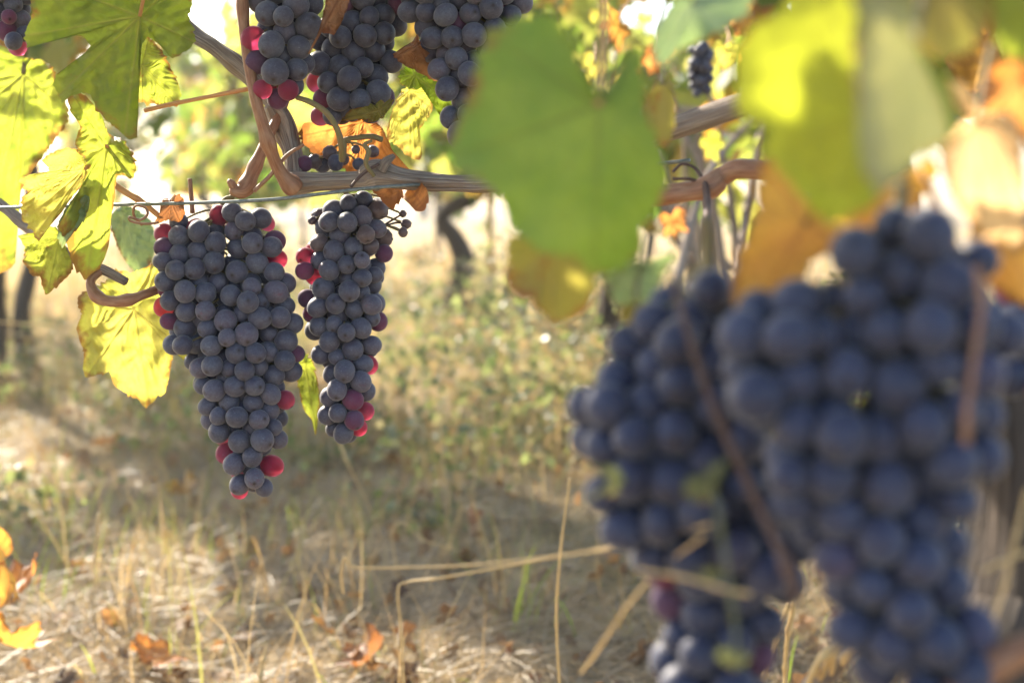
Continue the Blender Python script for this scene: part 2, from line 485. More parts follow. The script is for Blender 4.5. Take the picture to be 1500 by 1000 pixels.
# ------------------------------------------------------------------ the ground
xs = np.sinh(np.linspace(-6.2, 6.2, 181)) * 0.65
ys = np.concatenate([np.linspace(-3, 12, 150), 12 + np.sinh(np.linspace(0.1, 6, 60)) * 2])
GX, GY = np.meshgrid(xs, ys)


def ground_z(x, y):
    q = np.column_stack([np.ravel(x), np.ravel(y)])
    z = 0.022 * vnoise(q * 0.8, 3) + 0.010 * vnoise(q * 2.6, 4)
    return (z * np.clip(1.6 - np.hypot(q[:, 0], q[:, 1]) / 40, 0, 1)).reshape(np.shape(x))


V = np.stack([GX, GY, ground_z(GX, GY)], -1).reshape(-1, 3)
ix = np.arange(len(V)).reshape(GX.shape)
F = np.stack([ix[:-1, :-1], ix[:-1, 1:], ix[1:, 1:], ix[1:, :-1]], -1).reshape(-1, 4)
tag(mesh_np('ground', V, F, M['soil']), 'vineyard alley of dry soil under mown straw', kind='structure')

# ------------------------------------------------------------------ ground cover
R = np.random.default_rng(11)


def wedge(nn, y0, y1, r, power=1.0):
    """points over the ground the lens can see, thinning out with distance"""
    u = r.random(nn)
    y = y0 * (y1 / y0) ** (u ** power)
    x = (r.random(nn) * 2 - 1) * (0.42 * y + 0.25)
    return x, y


def blades(name, x, y, length, width, lean, mat, r, curve=0.5, seg=4, z0=0.0, flat=False):
    nn = len(x)
    az = r.random(nn) * 2 * math.pi
    t = np.linspace(0, 1, seg + 1)
    L = length * (0.45 + 0.9 * r.random(nn))
    ln = lean * (0.3 + r.random(nn))
    hor = np.stack([np.cos(az), np.sin(az)], -1)
    side = np.stack([-np.sin(az), np.cos(az)], -1)
    ang = ln[:, None] + curve * (r.random(nn)[:, None] * 1.6) * t[None, :] ** 1.3
    ds = L[:, None] / seg
    hx = np.concatenate([np.zeros((nn, 1)), np.cumsum(np.sin(ang[:, :-1]) * ds, 1)], 1)
    hz = np.concatenate([np.zeros((nn, 1)), np.cumsum(np.cos(ang[:, :-1]) * ds, 1)], 1)
    if flat:
        wob = (r.random((nn, 1)) - 0.5) * L[:, None] * 0.12 * t[None, :] ** 2
        hz = 0.004 + r.random((nn, 1)) * 0.007 * np.sin(t * math.pi)[None, :] + r.random((nn, 1)) ** 2 * 0.035 * t[None]
        hx = t[None, :] * L[:, None]
    else:
        wob = (r.random((nn, 1)) - 0.5) * L[:, None] * 0.3 * t[None, :] ** 2
    px = x[:, None] + hx * hor[:, None, 0] + wob * side[:, None, 0]
    py = y[:, None] + hx * hor[:, None, 1] + wob * side[:, None, 1]
    pz = ground_z(px, py) * (1 if flat else 0) + (0 if flat else ground_z(x, y)[:, None]) + hz + z0
    w = width * (0.5 + r.random(nn))[:, None] * (1 - 0.85 * t[None, :] ** 1.5)
    tw = (r.random(nn) * 6.28)[:, None]
    sx = side[:, None, 0] * np.cos(tw * 0.3)
    sy = side[:, None, 1] * np.cos(tw * 0.3)
    sz = np.sin(tw) * 0.5
    A = np.stack([px - w * sx, py - w * sy, pz - w * sz], -1)
    B = np.stack([px + w * sx, py + w * sy, pz + w * sz], -1)
    V = np.stack([A, B], 2).reshape(-1, 3)
    base = (np.arange(nn) * (seg + 1) * 2)[:, None] + (np.arange(seg) * 2)[None, :]
    F = np.stack([base, base + 1, base + 3, base + 2], -1).reshape(-1, 4)
    return mesh_np(name, V, F, mat)


x, y = wedge(95000, 1.1, 13, R, 0.9)
tag(blades('straw_litter', x, y, 0.095, 0.0012, 0, M['straw'], R, flat=True), 'pale mown straw lying over the soil', kind='stuff')
x, y = wedge(42000, 1.3, 12, R, 0.62)
k = vnoise(np.column_stack([x, y]) * 1.1, 21) > -0.1
tag(blades('dry_grass', x[k], y[k], 0.062, 0.0012, 0.75, M['dry_grass'], R, curve=1.1), 'thin dry grass standing in the straw', kind='stuff')
# tufts: tall grass clumped round a few hundred centres
tx, ty = wedge(260, 1.5, 9, R, 0.7)
i = R.integers(0, len(tx), 4200)
x = tx[i] + R.normal(size=len(i)) * 0.035
y = ty[i] + R.normal(size=len(i)) * 0.035
tag(blades('grass_tufts', x, y, 0.15, 0.0011, 0.4, M['dry_grass'], R, curve=0.6), 'tufts of taller straw coloured grass', kind='stuff')
tx, ty = wedge(120, 1.6, 8, R, 0.8)
i = R.integers(0, len(tx), 1700)
x = tx[i] + R.normal(size=len(i)) * 0.03
y = ty[i] + R.normal(size=len(i)) * 0.03
tag(blades('green_grass', x, y, 0.1, 0.0014, 0.45, M['green_grass'], R, curve=0.8), 'short green grass tufts among the straw', kind='stuff')

# leaf cards ------------------------------------------------------------------------------------
LOBES = [(0, 1.0), (13, .80), (27, .60), (40, .76), (54, .92), (70, .74), (85, .56), (100, .68), (117, .72), (140, .58), (163, .42), (180, .1)]
LOBES = LOBES + [(360 - a, r_) for a, r_ in LOBES[-2:0:-1]]
LA = np.radians([a for a, _ in LOBES])
LR = np.array([r_ for _, r_ in LOBES])


def leaf_cards(centers, size, r, droop=0.6, spread=1.0, simple=False, size_var=0.5):
    """palmate vine leaves as one array: outline fan round a raised mid point, folded and curled"""
    nn = len(centers)
    if simple:
        la, lr = np.radians([0, 40, 90, 150, 210, 270, 320]), np.array([1, .6, .8, .5, .5, .8, .6])
    else:
        la, lr = LA, LR
    m = len(la)
    s = size * (1 - size_var / 2 + size_var * r.random(nn))
    # local frame: tip direction hangs down, normal random
    tip = np.stack([r.normal(size=nn) * spread, r.normal(size=nn) * spread, -droop - 0.6 * r.random(nn)], -1)
    tip /= np.linalg.norm(tip, axis=1)[:, None]
    nr = r.normal(size=(nn, 3))
    nr -= tip * (nr * tip).sum(1)[:, None]
    nr /= np.linalg.norm(nr, axis=1)[:, None]
    sd_ = np.cross(nr, tip)
    lx = np.sin(la) * lr
    ly = np.cos(la) * lr
    fold = 0.5 * (r.random(nn) - 0.3)
    curl = 0.6 * (r.random(nn) - 0.25)
    ph = r.random(nn) * 6.28
    lz = fold[:, None] * np.abs(lx)[None] - curl[:, None] * (lx ** 2 + ly ** 2)[None] * 0.5 + 0.1 * np.sin(3 * la[None] + ph[:, None])
    V = np.empty((nn, m + 1, 3))
    V[:, 0] = centers
    V[:, 1:] = centers[:, None] + s[:, None, None] * (lx[None, :, None] * sd_[:, None] + ly[None, :, None] * tip[:, None] + lz[..., None] * nr[:, None])
    b = (np.arange(nn) * (m + 1))[:, None]
    j = np.arange(m)[None]
    F = np.stack([np.broadcast_to(b, (nn, m)), b + 1 + j, b + 1 + (j + 1) % m], -1).reshape(-1, 3)
    return V.reshape(-1, 3), F


x, y = wedge(1700, 1.2, 7, R, 0.9)
V, F = leaf_cards(np.column_stack([x, y, ground_z(x, y) + 0.012 + 0.015 * R.random(len(x))]), 0.016, R, 0.15, 1.2, size_var=1.2)
tag(mesh_np('leaf_litter', V, F, M['litter'], smooth=False), 'crumbled brown leaf litter in the straw', kind='stuff')
# weeds: loose leafy clumps along the foot of the next row, thinner elsewhere, dry stems among them
tx, ty = wedge(1500, 2.3, 9, R, 0.7)
clump = vnoise(np.column_stack([tx, ty]) * 0.9, 77)
row = np.abs(tx - (1.95 - 0.42 * ty)) < 0.95
row2 = (np.abs(tx - (0.2 - 0.4 * ty)) < 0.7) & (ty > 3.0) & (ty < 6)
k = (row & (clump > -0.35)) | (row2 & (clump > 0.0)) | (clump > 0.55)
tx, ty, row = tx[k], ty[k], row[k]
i = R.integers(0, len(tx), 27000)
hh = (0.03 + 0.34 * R.random(len(tx)) ** 1.7) * np.where(row, np.where((ty > 2.8) & (ty < 5), 1.35, 1.0), 0.6)
zz = R.random(len(i)) ** 0.8 * hh[i]
ctr = np.column_stack([tx[i] + R.normal(size=len(i)) * 0.06, ty[i] + R.normal(size=len(i)) * 0.06, zz + 0.01])
V, F = leaf_cards(ctr, 0.014, R, 0.0, 1.0, simple=True, size_var=1.0)
tag(mesh_np('weeds', V, F, M['weed'], smooth=False), 'low grey green weeds under the vines', kind='stuff')
i = R.integers(0, len(tx), 9000)
x = tx[i] + R.normal(size=len(i)) * 0.07
y = ty[i] + R.normal(size=len(i)) * 0.07
tag(blades('weed_stems', x, y, 0.2, 0.0015, 0.25, M['dry_grass'], R, curve=0.6), 'thin dry stems standing among the weeds under the vines', kind='stuff')
# beyond the next row: tall sun bleached grass
u = R.random(15000)
y = 5.5 * (28 / 5.5) ** u
x = (R.random(15000) * 2 - 1) * (0.42 * y + 0.3)
k = vnoise(np.column_stack([x, y]) * 0.35, 83) > -0.25
tag(blades('tall_grass', x[k], y[k], 0.26, 0.005, 0.3, M['golden_grass'], R, curve=0.6), 'tall golden grass in the sunny alleys beyond the next row', kind='stuff')

# ------------------------------------------------------------------ vines of the rows behind
ROW = np.array([-0.42, 1.0, 0]) / math.hypot(0.42, 1)


def far_vine(x, y, label, seed, trunk_h=0.72, trunk_r=0.035, leaves=520, top=1.75, bottom=0.72, bend=None, size=0.085, length=1.25):
    r = np.random.default_rng(seed)
    g0 = np.array([x, y, float(ground_z(np.array([x]), np.array([y]))[0])])
    t = thing('grapevine', label, 'grapevine', g0, 'grapevines in the rows behind')
    k1, k2 = r.normal(size=2) * 0.04, r.normal(size=2) * 0.05
    pts = [g0 + (0, 0, -0.03), g0 + (k1[0], k1[1], 0.2), g0 + (k2[0], k2[1], 0.45), g0 + (k1[0] * 1.5, k2[1], trunk_h)]
    if bend:
        pts = [g0 + (0, 0, -0.03)] + [g0 + (a, 0, b) for a, b in bend]
    tube('trunk', pts, np.interp(np.linspace(0, 3, len(pts)), range(4), [trunk_r * 1.35, trunk_r, trunk_r * 0.9, trunk_r * 0.75]), M['trunk'], t, n=36, k=12, rough=0.22, ridge=0.1, nodes=((0.95, 0.5),), seed=seed)
    hd = pts[-1]
    for s in (-1, 1):
        e = hd + ROW * s * length * 0.5 + (0, 0, 0.05 * r.normal())
        m_ = hd + ROW * s * length * 0.2 + (0, 0, 0.07 + 0.03 * r.normal())
        tube('cane', [hd, m_, e], [trunk_r * 0.55, trunk_r * 0.4, trunk_r * 0.25], M['old_wood'], t, n=16, k=8, rough=0.15, seed=seed + s)
    for q in range(5):
        b_ = hd + ROW * (q - 2) * length * 0.22
        e = b_ + np.array([r.normal() * 0.12, r.normal() * 0.12, (top - trunk_h) * (0.7 + 0.3 * r.random())])
        tube('shoot', [b_, (b_ + e) / 2 + r.normal(size=3) * 0.03, e], [0.006, 0.005, 0.003], M['shoot'], t, n=10, k=6)
    # foliage: leaves clumped about the shoots, gaps between
    ncl = 26
    cl = np.column_stack([r.uniform(-0.55, 0.55, ncl) * length, r.normal(size=ncl) * 0.15, bottom + (top - bottom) * r.random(ncl) ** 0.9])
    i = r.integers(0, ncl, leaves)
    o = cl[i] + r.normal(size=(leaves, 3)) * (0.1, 0.08, 0.1)
    nrm = np.array([ROW[1], -ROW[0], 0])
    c = g0 + o[:, :1] * ROW + o[:, 1:2] * nrm + o[:, 2:] * (0, 0, 1)
    V, F = leaf_cards(c, size, r)
    adopt(origin_to(mesh_np('foliage', V, F, M['foliage'], smooth=False), g0 + (0, 0, 1.0)), t)
    return t


NEXT = [(3.1, 'vine of the next row behind the big dark bunches at right', 120), (4.35, 'vine of the next row behind the broad green leaf', 121),
        (5.6, 'dark forked vine trunk standing alone behind the hanging wire', 122), (7.0, 'vine of the next row behind the narrow bunch', 123),
        (8.5, 'vine of the next row seen past the main bunch', 124), (10.0, 'vine beside the white gap in the next row', 125)]
for yy, lab, sdd in NEXT:
    far_vine(2.13 - 0.42 * yy, yy, lab, sdd, leaves=430 if yy > 4 else 330, trunk_r=0.04, bottom=0.66, bend=[(0.0, .12), (0.03, .3), (0.0, .4), (-0.05, .48), (-0.01, .53), (0.07, .57), (0.12, .66)] if sdd == 122 else None)
for yy, lab, sdd in [(14.5, 'distant vine just left of the white gap', 131), (17.5, 'more distant vine left of the white gap', 132)]:
    far_vine(2.13 - 0.42 * yy, yy, lab, sdd, leaves=420)
OWN = [(3.95, -1.42, 'slim blurred vine trunk at the far left edge', 141), (4.6, -1.55, 'second slim vine trunk beside the one at the far left edge', 142), (5.8, -2.2, 'vine just beyond the two slim left trunks', 144), (7.4, -2.75, 'vine farther beyond the two slim left trunks', 143)]
for yy, xx, lab, sdd in OWN:
    far_vine(xx, yy, lab, sdd, leaves=270, bottom=0.9, trunk_r=0.028)
for q, (yy, lab) in enumerate([(9.5, 'vine of the third row behind the yellow green leaf'), (11.2, 'vine of the third row behind the broad green leaf'), (13.2, 'vine of the third row left of the broad green leaf'),
                               (15.5, 'vine of the third row above the narrow bunch'), (18, 'far vine of the third row above the main bunch')]):
    far_vine(4.9 - 0.42 * yy, yy, lab, 150 + q, leaves=340, size=0.1, bottom=0.62)

# trees along the far edge of the vineyard
for q, (xx, yy, hh, lab) in enumerate([(-9, 46, 5.5, 'far dark tree beyond the rows at left'), (1, 52, 7, 'far dark tree beyond the rows in the middle'), (8, 48, 6, 'far dark tree beyond the rows at right'), (-3.6, 58, 5, 'low far tree beyond the white gap')]):
    r = np.random.default_rng(170 + q)
    t = thing('tree', lab, 'tree', (xx, yy, 0), 'trees beyond the vineyard')
    tube('trunk', [(xx, yy, 0), (xx + .1, yy, hh * .3), (xx - .1, yy, hh * .6)], [0.25, 0.2, 0.1], M['trunk'], t, n=12, k=10, rough=0.1)
    nn = 2200
    cl = r.normal(size=(40, 3)) * (hh * 0.22, hh * 0.22, hh * 0.17) + (xx, yy, hh * 0.6)
    c = cl[r.integers(0, 40, nn)] + r.normal(size=(nn, 3)) * hh * 0.06
    V, F = leaf_cards(c, 0.25, r, 0.2, 1.0, simple=True)
    adopt(origin_to(mesh_np('crown', V, F, M['far_tree'], smooth=False), (xx, yy, hh * .6)), t)

# ------------------------------------------------------------------ traced leaves
def leaf_blade(name, pts, base, d, mat, reg=None, tilt=(0, 0), curl=0.0, wave=0.004, fold=0.0, axis=90, seed=0, na=300, nr=40, teeth=1.0, pucker=1.0):
    """a leaf whose outline is given round the point where its veins meet; it gets its own distance, tilt, folds and relief.
    reg = (ox, oy, scale) of the enlargement that the outline was read from"""
    r = np.random.default_rng(seed + 1000)
    ox, oy, sc_ = reg or (0, 0, 1)
    q = np.asarray(pts, float) / sc_ + (ox, oy)
    b = np.asarray(base, float) / sc_ + (ox, oy)
    # rounded outline
    qq = np.vstack([q[-1], q, q[:2]])
    dense = []
    for i in range(1, len(qq) - 2):
        p0, p1, p2, p3 = qq[i - 1], qq[i], qq[i + 1], qq[i + 2]
        for f in np.linspace(0, 1, 6, endpoint=False):
            dense.append(p1 + (p2 - p1) * f + 0.18 * (f * (1 - f)) * ((p1 - p0) - (p3 - p2)))
    dense = np.array(dense) - b
    th = np.linspace(-math.pi, math.pi, na, endpoint=False)
    dirs = np.stack([np.cos(th), np.sin(th)], -1)
    A, B = dense, np.roll(dense, -1, 0)
    E = B - A
    den = dirs[:, None, 0] * E[None, :, 1] - dirs[:, None, 1] * E[None, :, 0]
    den = np.where(np.abs(den) < 1e-9, 1e-9, den)
    tt = (A[None, :, 0] * E[None, :, 1] - A[None, :, 1] * E[None, :, 0]) / den
    uu = (A[None, :, 0] * dirs[:, None, 1] - A[None, :, 1] * dirs[:, None, 0]) / den
    ok = (tt > 0) & (uu >= -1e-6) & (uu <= 1 + 1e-6)
    rad = np.where(ok, tt, np.inf).min(1)
    bad = ~np.isfinite(rad)
    if bad.any():
        rad[bad] = np.interp(th[bad], th[~bad], rad[~bad])
    mpp = d / FPX                                    # metres per pixel at that distance
    # small serration along the margin
    xy = dirs * rad[:, None]
    arc = np.concatenate([[0], np.cumsum(np.minimum(np.linalg.norm(np.diff(xy, axis=0), axis=1), 12))]) * mpp
    sa = arc / 0.0078 + 0.45 * np.sin(arc * 190 + seed) + 0.3 * np.sin(arc * 410)
    saw = sa % 1.0
    amp = r.uniform(0.15, 1.25, 4000)[np.floor(sa).astype(int) % 4000]
    rad = rad + teeth * (0.0031 / mpp) * amp * (np.where(saw < 0.65, saw / 0.65, (1 - saw) / 0.35) - 0.35)
    rad = np.maximum(rad, 2)
    # vein directions: the lobe tips
    ker = np.exp(-np.linspace(-2, 2, 15) ** 2)
    rs = np.convolve(np.r_[rad[-7:], rad, rad[:7]], ker / ker.sum(), 'valid')
    pk = [i for i in range(na) if rs[i] >= rs[(np.arange(-14, 15) + i) % na].max() - 1e-9]
    veins = [th[i] for i in sorted(pk, key=lambda i: -rs[i])[:6]]
    if len(veins) < 3:
        veins += [math.radians(axis), math.radians(axis + 50), math.radians(axis - 50)]
    ts = np.linspace(0, 1, nr + 1)[1:] ** 0.85
    TT, TH = np.meshgrid(ts, th, indexing='ij')
    RR = TT * rad[None]
    X, Y = RR * np.cos(TH), RR * np.sin(TH)          # pixels, y down
    xm, ym = X * mpp, Y * mpp
    Rm = np.median(rad) * mpp
    va = np.array(veins)
    dth = (TH[..., None] - va + math.pi) % (2 * math.pi) - math.pi
    near = np.abs(dth).argmin(-1)
    dn = np.take_along_axis(dth, near[..., None], -1)[..., 0]
    al, pe = RR * mpp * np.cos(dn), np.abs(RR * mpp * np.sin(dn))
    main = np.exp(-(pe / (0.0009 * (1.25 - TT))) ** 2) * (al > 0)
    spc = Rm / 3.6
    wq = np.column_stack([xm.ravel(), ym.ravel()]) / 0.028
    warp = vnoise(wq, seed + 9).reshape(al.shape)
    sec_p = ((al - pe * 0.75 + 0.006 * warp) / spc + 0.37 * near + 0.5 * (np.sin(dn) > 0) + 0.22 * np.sin(al / spc * 2.3 + near)) % 1.0
    sec = np.exp(-((sec_p - 0.5) * spc / 0.0007) ** 2) * 0.5 * np.clip(1.15 - TT, 0, 1)
    ter = np.exp(-(vnoise(wq * 2.2, seed + 3).reshape(al.shape) / 0.05) ** 2) * 0.28
    sec = np.maximum(sec, ter)
    vein = np.clip(np.maximum(main, sec), 0, 1)
    cell = np.cos((sec_p - 0.5) * 2 * math.pi)       # puckered between the secondary veins
    off = tilt[0] * xm + tilt[1] * ym
    ax = math.radians(axis)
    perp = np.abs(-xm * math.sin(ax) + ym * math.cos(ax))
    off = off + fold * perp + curl * (xm ** 2 + ym ** 2) / Rm
    ph = r.random(4) * 6.28
    off = off + wave * TT ** 2 * (np.sin(3 * TH + ph[0]) + 0.7 * np.sin(5 * TH + ph[1])) * 0.8
    q3 = np.column_stack([xm.ravel(), ym.ravel()]) / 0.05
    off = off + wave * 0.6 * vnoise(q3, seed).reshape(off.shape) * TT
    off = off + pucker * (0.0004 * cell * np.minimum(1, pe / 0.006) + 0.0007 * vein + 0.0007 * vnoise(wq * 2.6, seed + 4).reshape(al.shape) + 0.0018 * warp * TT)
    W = P(b[0] + X, b[1] + Y, d + off)
    V = np.vstack([P(b[0], b[1], np.array(d))[None], W.reshape(-1, 3)])
    idx = 1 + np.arange(nr * na).reshape(nr, na)
    F = np.stack([idx[:-1], idx[1:], np.roll(idx[1:], -1, 1), np.roll(idx[:-1], -1, 1)], -1).reshape(-1, 4)
    T = np.column_stack([np.zeros(na, int), idx[0], np.roll(idx[0], -1)])
    at = {'vein': np.r_[1, vein.ravel()], 'edge': np.r_[0, TT.ravel()]}
    o = mesh_np(name, V, [F, T], mat, attrs=at)
    origin_to(o, V[0])
    return o


LEAF_SEED = [0]


def vine_leaf(label, pts, base, d, mat, reg=None, petiole=None, pr=0.0014, pmat='petiole', cat='leaf', group='leaves on the near vines', name='vine_leaf', **kw):
    LEAF_SEED[0] += 1
    kw.setdefault('seed', LEAF_SEED[0])
    if d < 0.7:
        kw.setdefault('pucker', 0.35)
        if petiole is None:
            o_ = reg or (0, 0, 1)
            bx, by = base[0] / o_[2] + o_[0], base[1] / o_[2] + o_[1]
            petiole, pr, pmat = [(bx + 4, by - 40, d + 0.015), (bx + 18, by - 110, d + 0.04)], 0.0009, 'stem'
    else:
        kw.setdefault('pucker', 1.7)
    bl = leaf_blade(name if petiole is None else 'blade', pts, base, d, M[mat], reg, **kw)
    if petiole is None:
        return tag(bl, label, cat, group)
    t = thing(name, label, cat, bl.location, group)
    bl.parent = t
    bl.location = (0, 0, 0)
    ox, oy, s_ = reg or (0, 0, 1)
    b = np.array(base, float) / s_ + (ox, oy)
    tube('petiole', pp([(b[0], b[1], d)] + [tuple(q) if len(q) == 3 else (*q, d) for q in petiole]), pr, M[pmat], t, n=20, k=8)
    return t


R1, R4, R2, R5, R6 = (0, 0, 3.125), (0, 250, 2.703), (330, 0, 3.124), (650, 0, 2.0844), (1050, 0, 2.0844)
# --- top left, about the plane of focus
vine_leaf('large lobed green leaf at the top left corner in half shade', [(700, -220), (880, -120), (860, 60), (895, 180), (850, 230), (790, 270), (740, 215), (680, 172), (652, 200), (640, 330), (660, 460), (685, 570), (670, 605), (600, 640), (560, 612), (545, 600), (500, 560), (440, 500), (410, 430), (360, 430), (320, 440), (290, 475), (265, 430), (245, 390), (260, 340), (255, 290), (320, 265), (385, 245), (412, 205), (345, 158), (325, 200), (330, 235), (270, 262), (220, 280), (175, 322), (145, 290), (125, 220), (115, 150), (150, 60), (130, -60), (200, -200), (450, -260)],
          (640, 75), 0.99, 'leaf_green', R1, petiole=[(212, -10, 0.985), (225, -60, 1.0)], tilt=(0.25, -0.35), curl=-0.15, wave=0.006)
vine_leaf('bright yellow green leaf tucked behind the large lobed top leaf', [(640, 190), (680, 170), (740, 230), (780, 310), (825, 400), (820, 470), (760, 490), (700, 478), (655, 470), (600, 450), (590, 320)],
          (650, 300), 1.05, 'leaf_lime', R1, petiole=None, tilt=(-0.3, 0.2), wave=0.005)
vine_leaf('narrow folded yellow green leaf hanging below the large lobed one', [(110, 136), (128, 143), (148, 170), (160, 198), (178, 203), (198, 235), (194, 262), (172, 256), (168, 290), (163, 320), (160, 358), (150, 385), (137, 415), (122, 405), (108, 390), (103, 375), (95, 350), (86, 330), (105, 290), (118, 275), (130, 245), (118, 225), (110, 212), (118, 185), (106, 168), (101, 150)],
          (156, 214), 1.0, 'leaf_lime', petiole=[(165, 222, 1.02), (186, 250, 1.05)], tilt=(0.9, -0.2), curl=0.2, wave=0.008, fold=-0.5, axis=105)
vine_leaf('pale cream yellow leaf with browning rim left of the folded leaf', [(61, 235), (83, 221), (109, 218), (128, 237), (131, 253), (122, 269), (106, 288), (98, 300), (90, 312), (74, 330), (62, 350), (55, 352), (45, 335), (35, 320), (32, 290), (40, 283), (30, 264), (38, 258), (52, 254), (75, 250)],
          (124, 248), 1.02, 'leaf_yellow', petiole=[(140, 235, 1.02), (160, 215, 1.02)], tilt=(-0.3, 0.3), curl=-0.2, wave=0.006)
vine_leaf('green and yellow mottled leaf under the pale cream leaf', [(28, 346), (48, 341), (81, 331), (96, 361), (107, 387), (100, 405), (78, 424), (65, 428), (59, 405), (48, 405), (35, 383), (37, 365)],
          (88, 342), 1.03, 'leaf_lime', petiole=[(100, 325, 1.03), (112, 300, 1.03)], tilt=(0.3, 0.5), wave=0.006)
vine_leaf('small grey green blade showing its underside beside the folded leaf', [(85, 329), (100, 300), (126, 270), (130, 300), (122, 325), (104, 345), (92, 362), (86, 352)],
          (120, 282), 0.99, 'leaf_pale', tilt=(0.6, 0.2), wave=0.003)
vine_leaf('big glowing yellow green leaf out of focus at the left edge', [(-60, 50), (0, 66), (40, 85), (75, 98), (96, 150), (100, 175), (72, 215), (55, 240), (30, 280), (25, 330), (30, 360), (18, 392), (-30, 398), (-90, 300), (-110, 150)],
          (34, 108), 1.2, 'leaf_lime', petiole=[(40, 70, 1.2), (60, 10, 1.18)], pr=0.002, pmat='stem', tilt=(0.1, -0.2), curl=0.1, wave=0.008)
vine_leaf('large sunlit yellow leaf with a cane shadow left of the main bunch', [(118, 430), (112, 445), (120, 460), (112, 480), (118, 500), (123, 515), (122, 540), (128, 552), (160, 545), (165, 560), (180, 572), (192, 580), (203, 585), (212, 596), (228, 580), (240, 578), (248, 550), (256, 515), (275, 535), (290, 520), (300, 470), (285, 420), (262, 385), (240, 378), (225, 385), (205, 395), (190, 400), (170, 396), (150, 415)],
          (196, 452), 1.1, 'leaf_yellow', tilt=(0.15, -0.25), curl=0.1, wave=0.006)
vine_leaf('pale green leaf half hidden above the yellow leaf with the shadow', [(160, 318), (185, 300), (215, 318), (228, 345), (222, 385), (200, 400), (182, 380), (168, 352)],
          (180, 312), 1.25, 'leaf_pale', tilt=(0.2, 0.3), wave=0.006)
vine_leaf('narrow yellow leaf hanging between the two hanging bunches', [(430, 526), (445, 515), (458, 532), (465, 560), (468, 590), (462, 640), (455, 641), (457, 615), (445, 600), (438, 570)],
          (446, 530), 1.13, 'leaf_lime', tilt=(0.5, 0.1), wave=0.004)
# --- centre, behind the upper bunches
vine_leaf('bright translucent yellow leaf right of the dry orange leaf', [(567, 189), (583, 141), (602, 125), (621, 128), (634, 144), (631, 166), (615, 192), (618, 230), (608, 234), (592, 224), (580, 211), (568, 205)],
          (600, 132), 1.12, 'leaf_yellow', tilt=(0.2, -0.3), wave=0.004)
vine_leaf('small deep green leaf above the bright translucent yellow one', [(586, 106), (602, 96), (624, 112), (650, 116), (663, 134), (668, 157), (650, 170), (637, 166), (631, 150), (618, 130), (599, 130), (586, 120)],
          (608, 110), 1.08, 'leaf_deep', tilt=(0.2, -0.4), wave=0.003)
vine_leaf('large dry orange leaf curled behind the grey cane', [(439, 192), (455, 170), (471, 179), (509, 176), (535, 168), (560, 188), (573, 218), (586, 234), (612, 253), (628, 285), (622, 305), (608, 308), (590, 290), (575, 305), (555, 288), (530, 262), (500, 246), (470, 234), (445, 211)],
          (533, 178), 1.07, 'leaf_orange', tilt=(-0.2, 0.5), curl=-0.3, wave=0.009, fold=0.3)
vine_leaf('curled olive brown leaf under the upper middle bunch', [(500, 177), (516, 160), (554, 152), (576, 146), (569, 163), (554, 176), (522, 175)],
          (555, 162), 1.0, 'leaf_olive', tilt=(0.1, 0.9), curl=0.3, wave=0.003)
vine_leaf('brown dry leaf hanging between two upper bunches', [(452, 77), (466, 48), (478, 0), (488, -40), (515, -40), (512, 0), (503, 26), (490, 51), (471, 48), (458, 77)],
          (500, -10), 0.945, 'leaf_brown', tilt=(0.6, 0.1), wave=0.004, teeth=0.5)
vine_leaf('crumpled brown dry leaf between the middle and right upper bunches', [(575, 80), (605, 61), (612, 50), (618, 70), (637, 77), (647, 93), (644, 120), (624, 112), (596, 96)],
          (612, 66), 0.985, 'leaf_brown', tilt=(0.4, 0.5), curl=0.4, wave=0.006, teeth=0.5)
vine_leaf('small crumpled brown leaf caught on the wire over the main bunch', [(225, 330), (234, 312), (237, 294), (250, 290), (259, 285), (269, 291), (270, 314), (262, 325), (245, 322)],
          (252, 300), 1.01, 'leaf_brown', tilt=(-0.5, 0.5), curl=0.6, wave=0.005, teeth=0.5, nr=24, na=200)
# --- near the lens, right half
vine_leaf('broad green leaf in shade in front of the middle of the vine', [(15, 450), (40, 380), (90, 250), (120, 140), (180, 80), (260, 55), (380, 45), (430, 90), (412, 150), (422, 210), (450, 262), (480, 282), (520, 240), (530, 110), (560, 105), (602, 230), (612, 320), (650, 420), (680, 570), (640, 650), (600, 700), (610, 760), (540, 825), (450, 845), (380, 790), (290, 770), (210, 690), (160, 580), (80, 540), (30, 510)],
          (472, 320), 0.47, 'leaf_fresh', R5, petiole=[(880, 120, 0.48), (885, 20, 0.5), (880, -60, 0.5)], tilt=(0.1, -0.25), curl=0.12, wave=0.004)
vine_leaf('olive yellow leaf peeping out below the broad green one', [(200, 720), (290, 740), (440, 800), (455, 900), (410, 960), (330, 990), (270, 920), (210, 880), (195, 800)],
          (330, 760), 0.5, 'leaf_olive', R5, tilt=(0.1, 0.2))
vine_leaf('pale grey green leaf turned over under the broad green one', [(480, 790), (620, 800), (700, 745), (712, 770), (660, 860), (640, 900), (580, 955), (520, 925)],
          (540, 830), 0.52, 'leaf_pale', R5, tilt=(0.4, 0.3))
vine_leaf('slim olive leaf hanging beside the left near bunch', [(912, 450), (942, 445), (952, 500), (946, 542), (930, 547), (915, 520)], (930, 455), 0.5, 'leaf_olive', tilt=(0.3, 0.1))
vine_leaf('grey green leaf slanting down at the top middle edge', [(640, 130), (690, 20), (780, -60), (930, -80), (925, 45), (800, 110), (720, 150), (660, 215)], (760, 10), 0.52, 'leaf_pale', R5, tilt=(0.3, -0.5))
vine_leaf('small olive leaf beside the end of the blurred cane', [(650, 260), (690, 225), (708, 330), (695, 420), (655, 435), (612, 380), (620, 300)], (670, 260), 0.62, 'leaf_olive', R5, tilt=(0.4, 0.2))
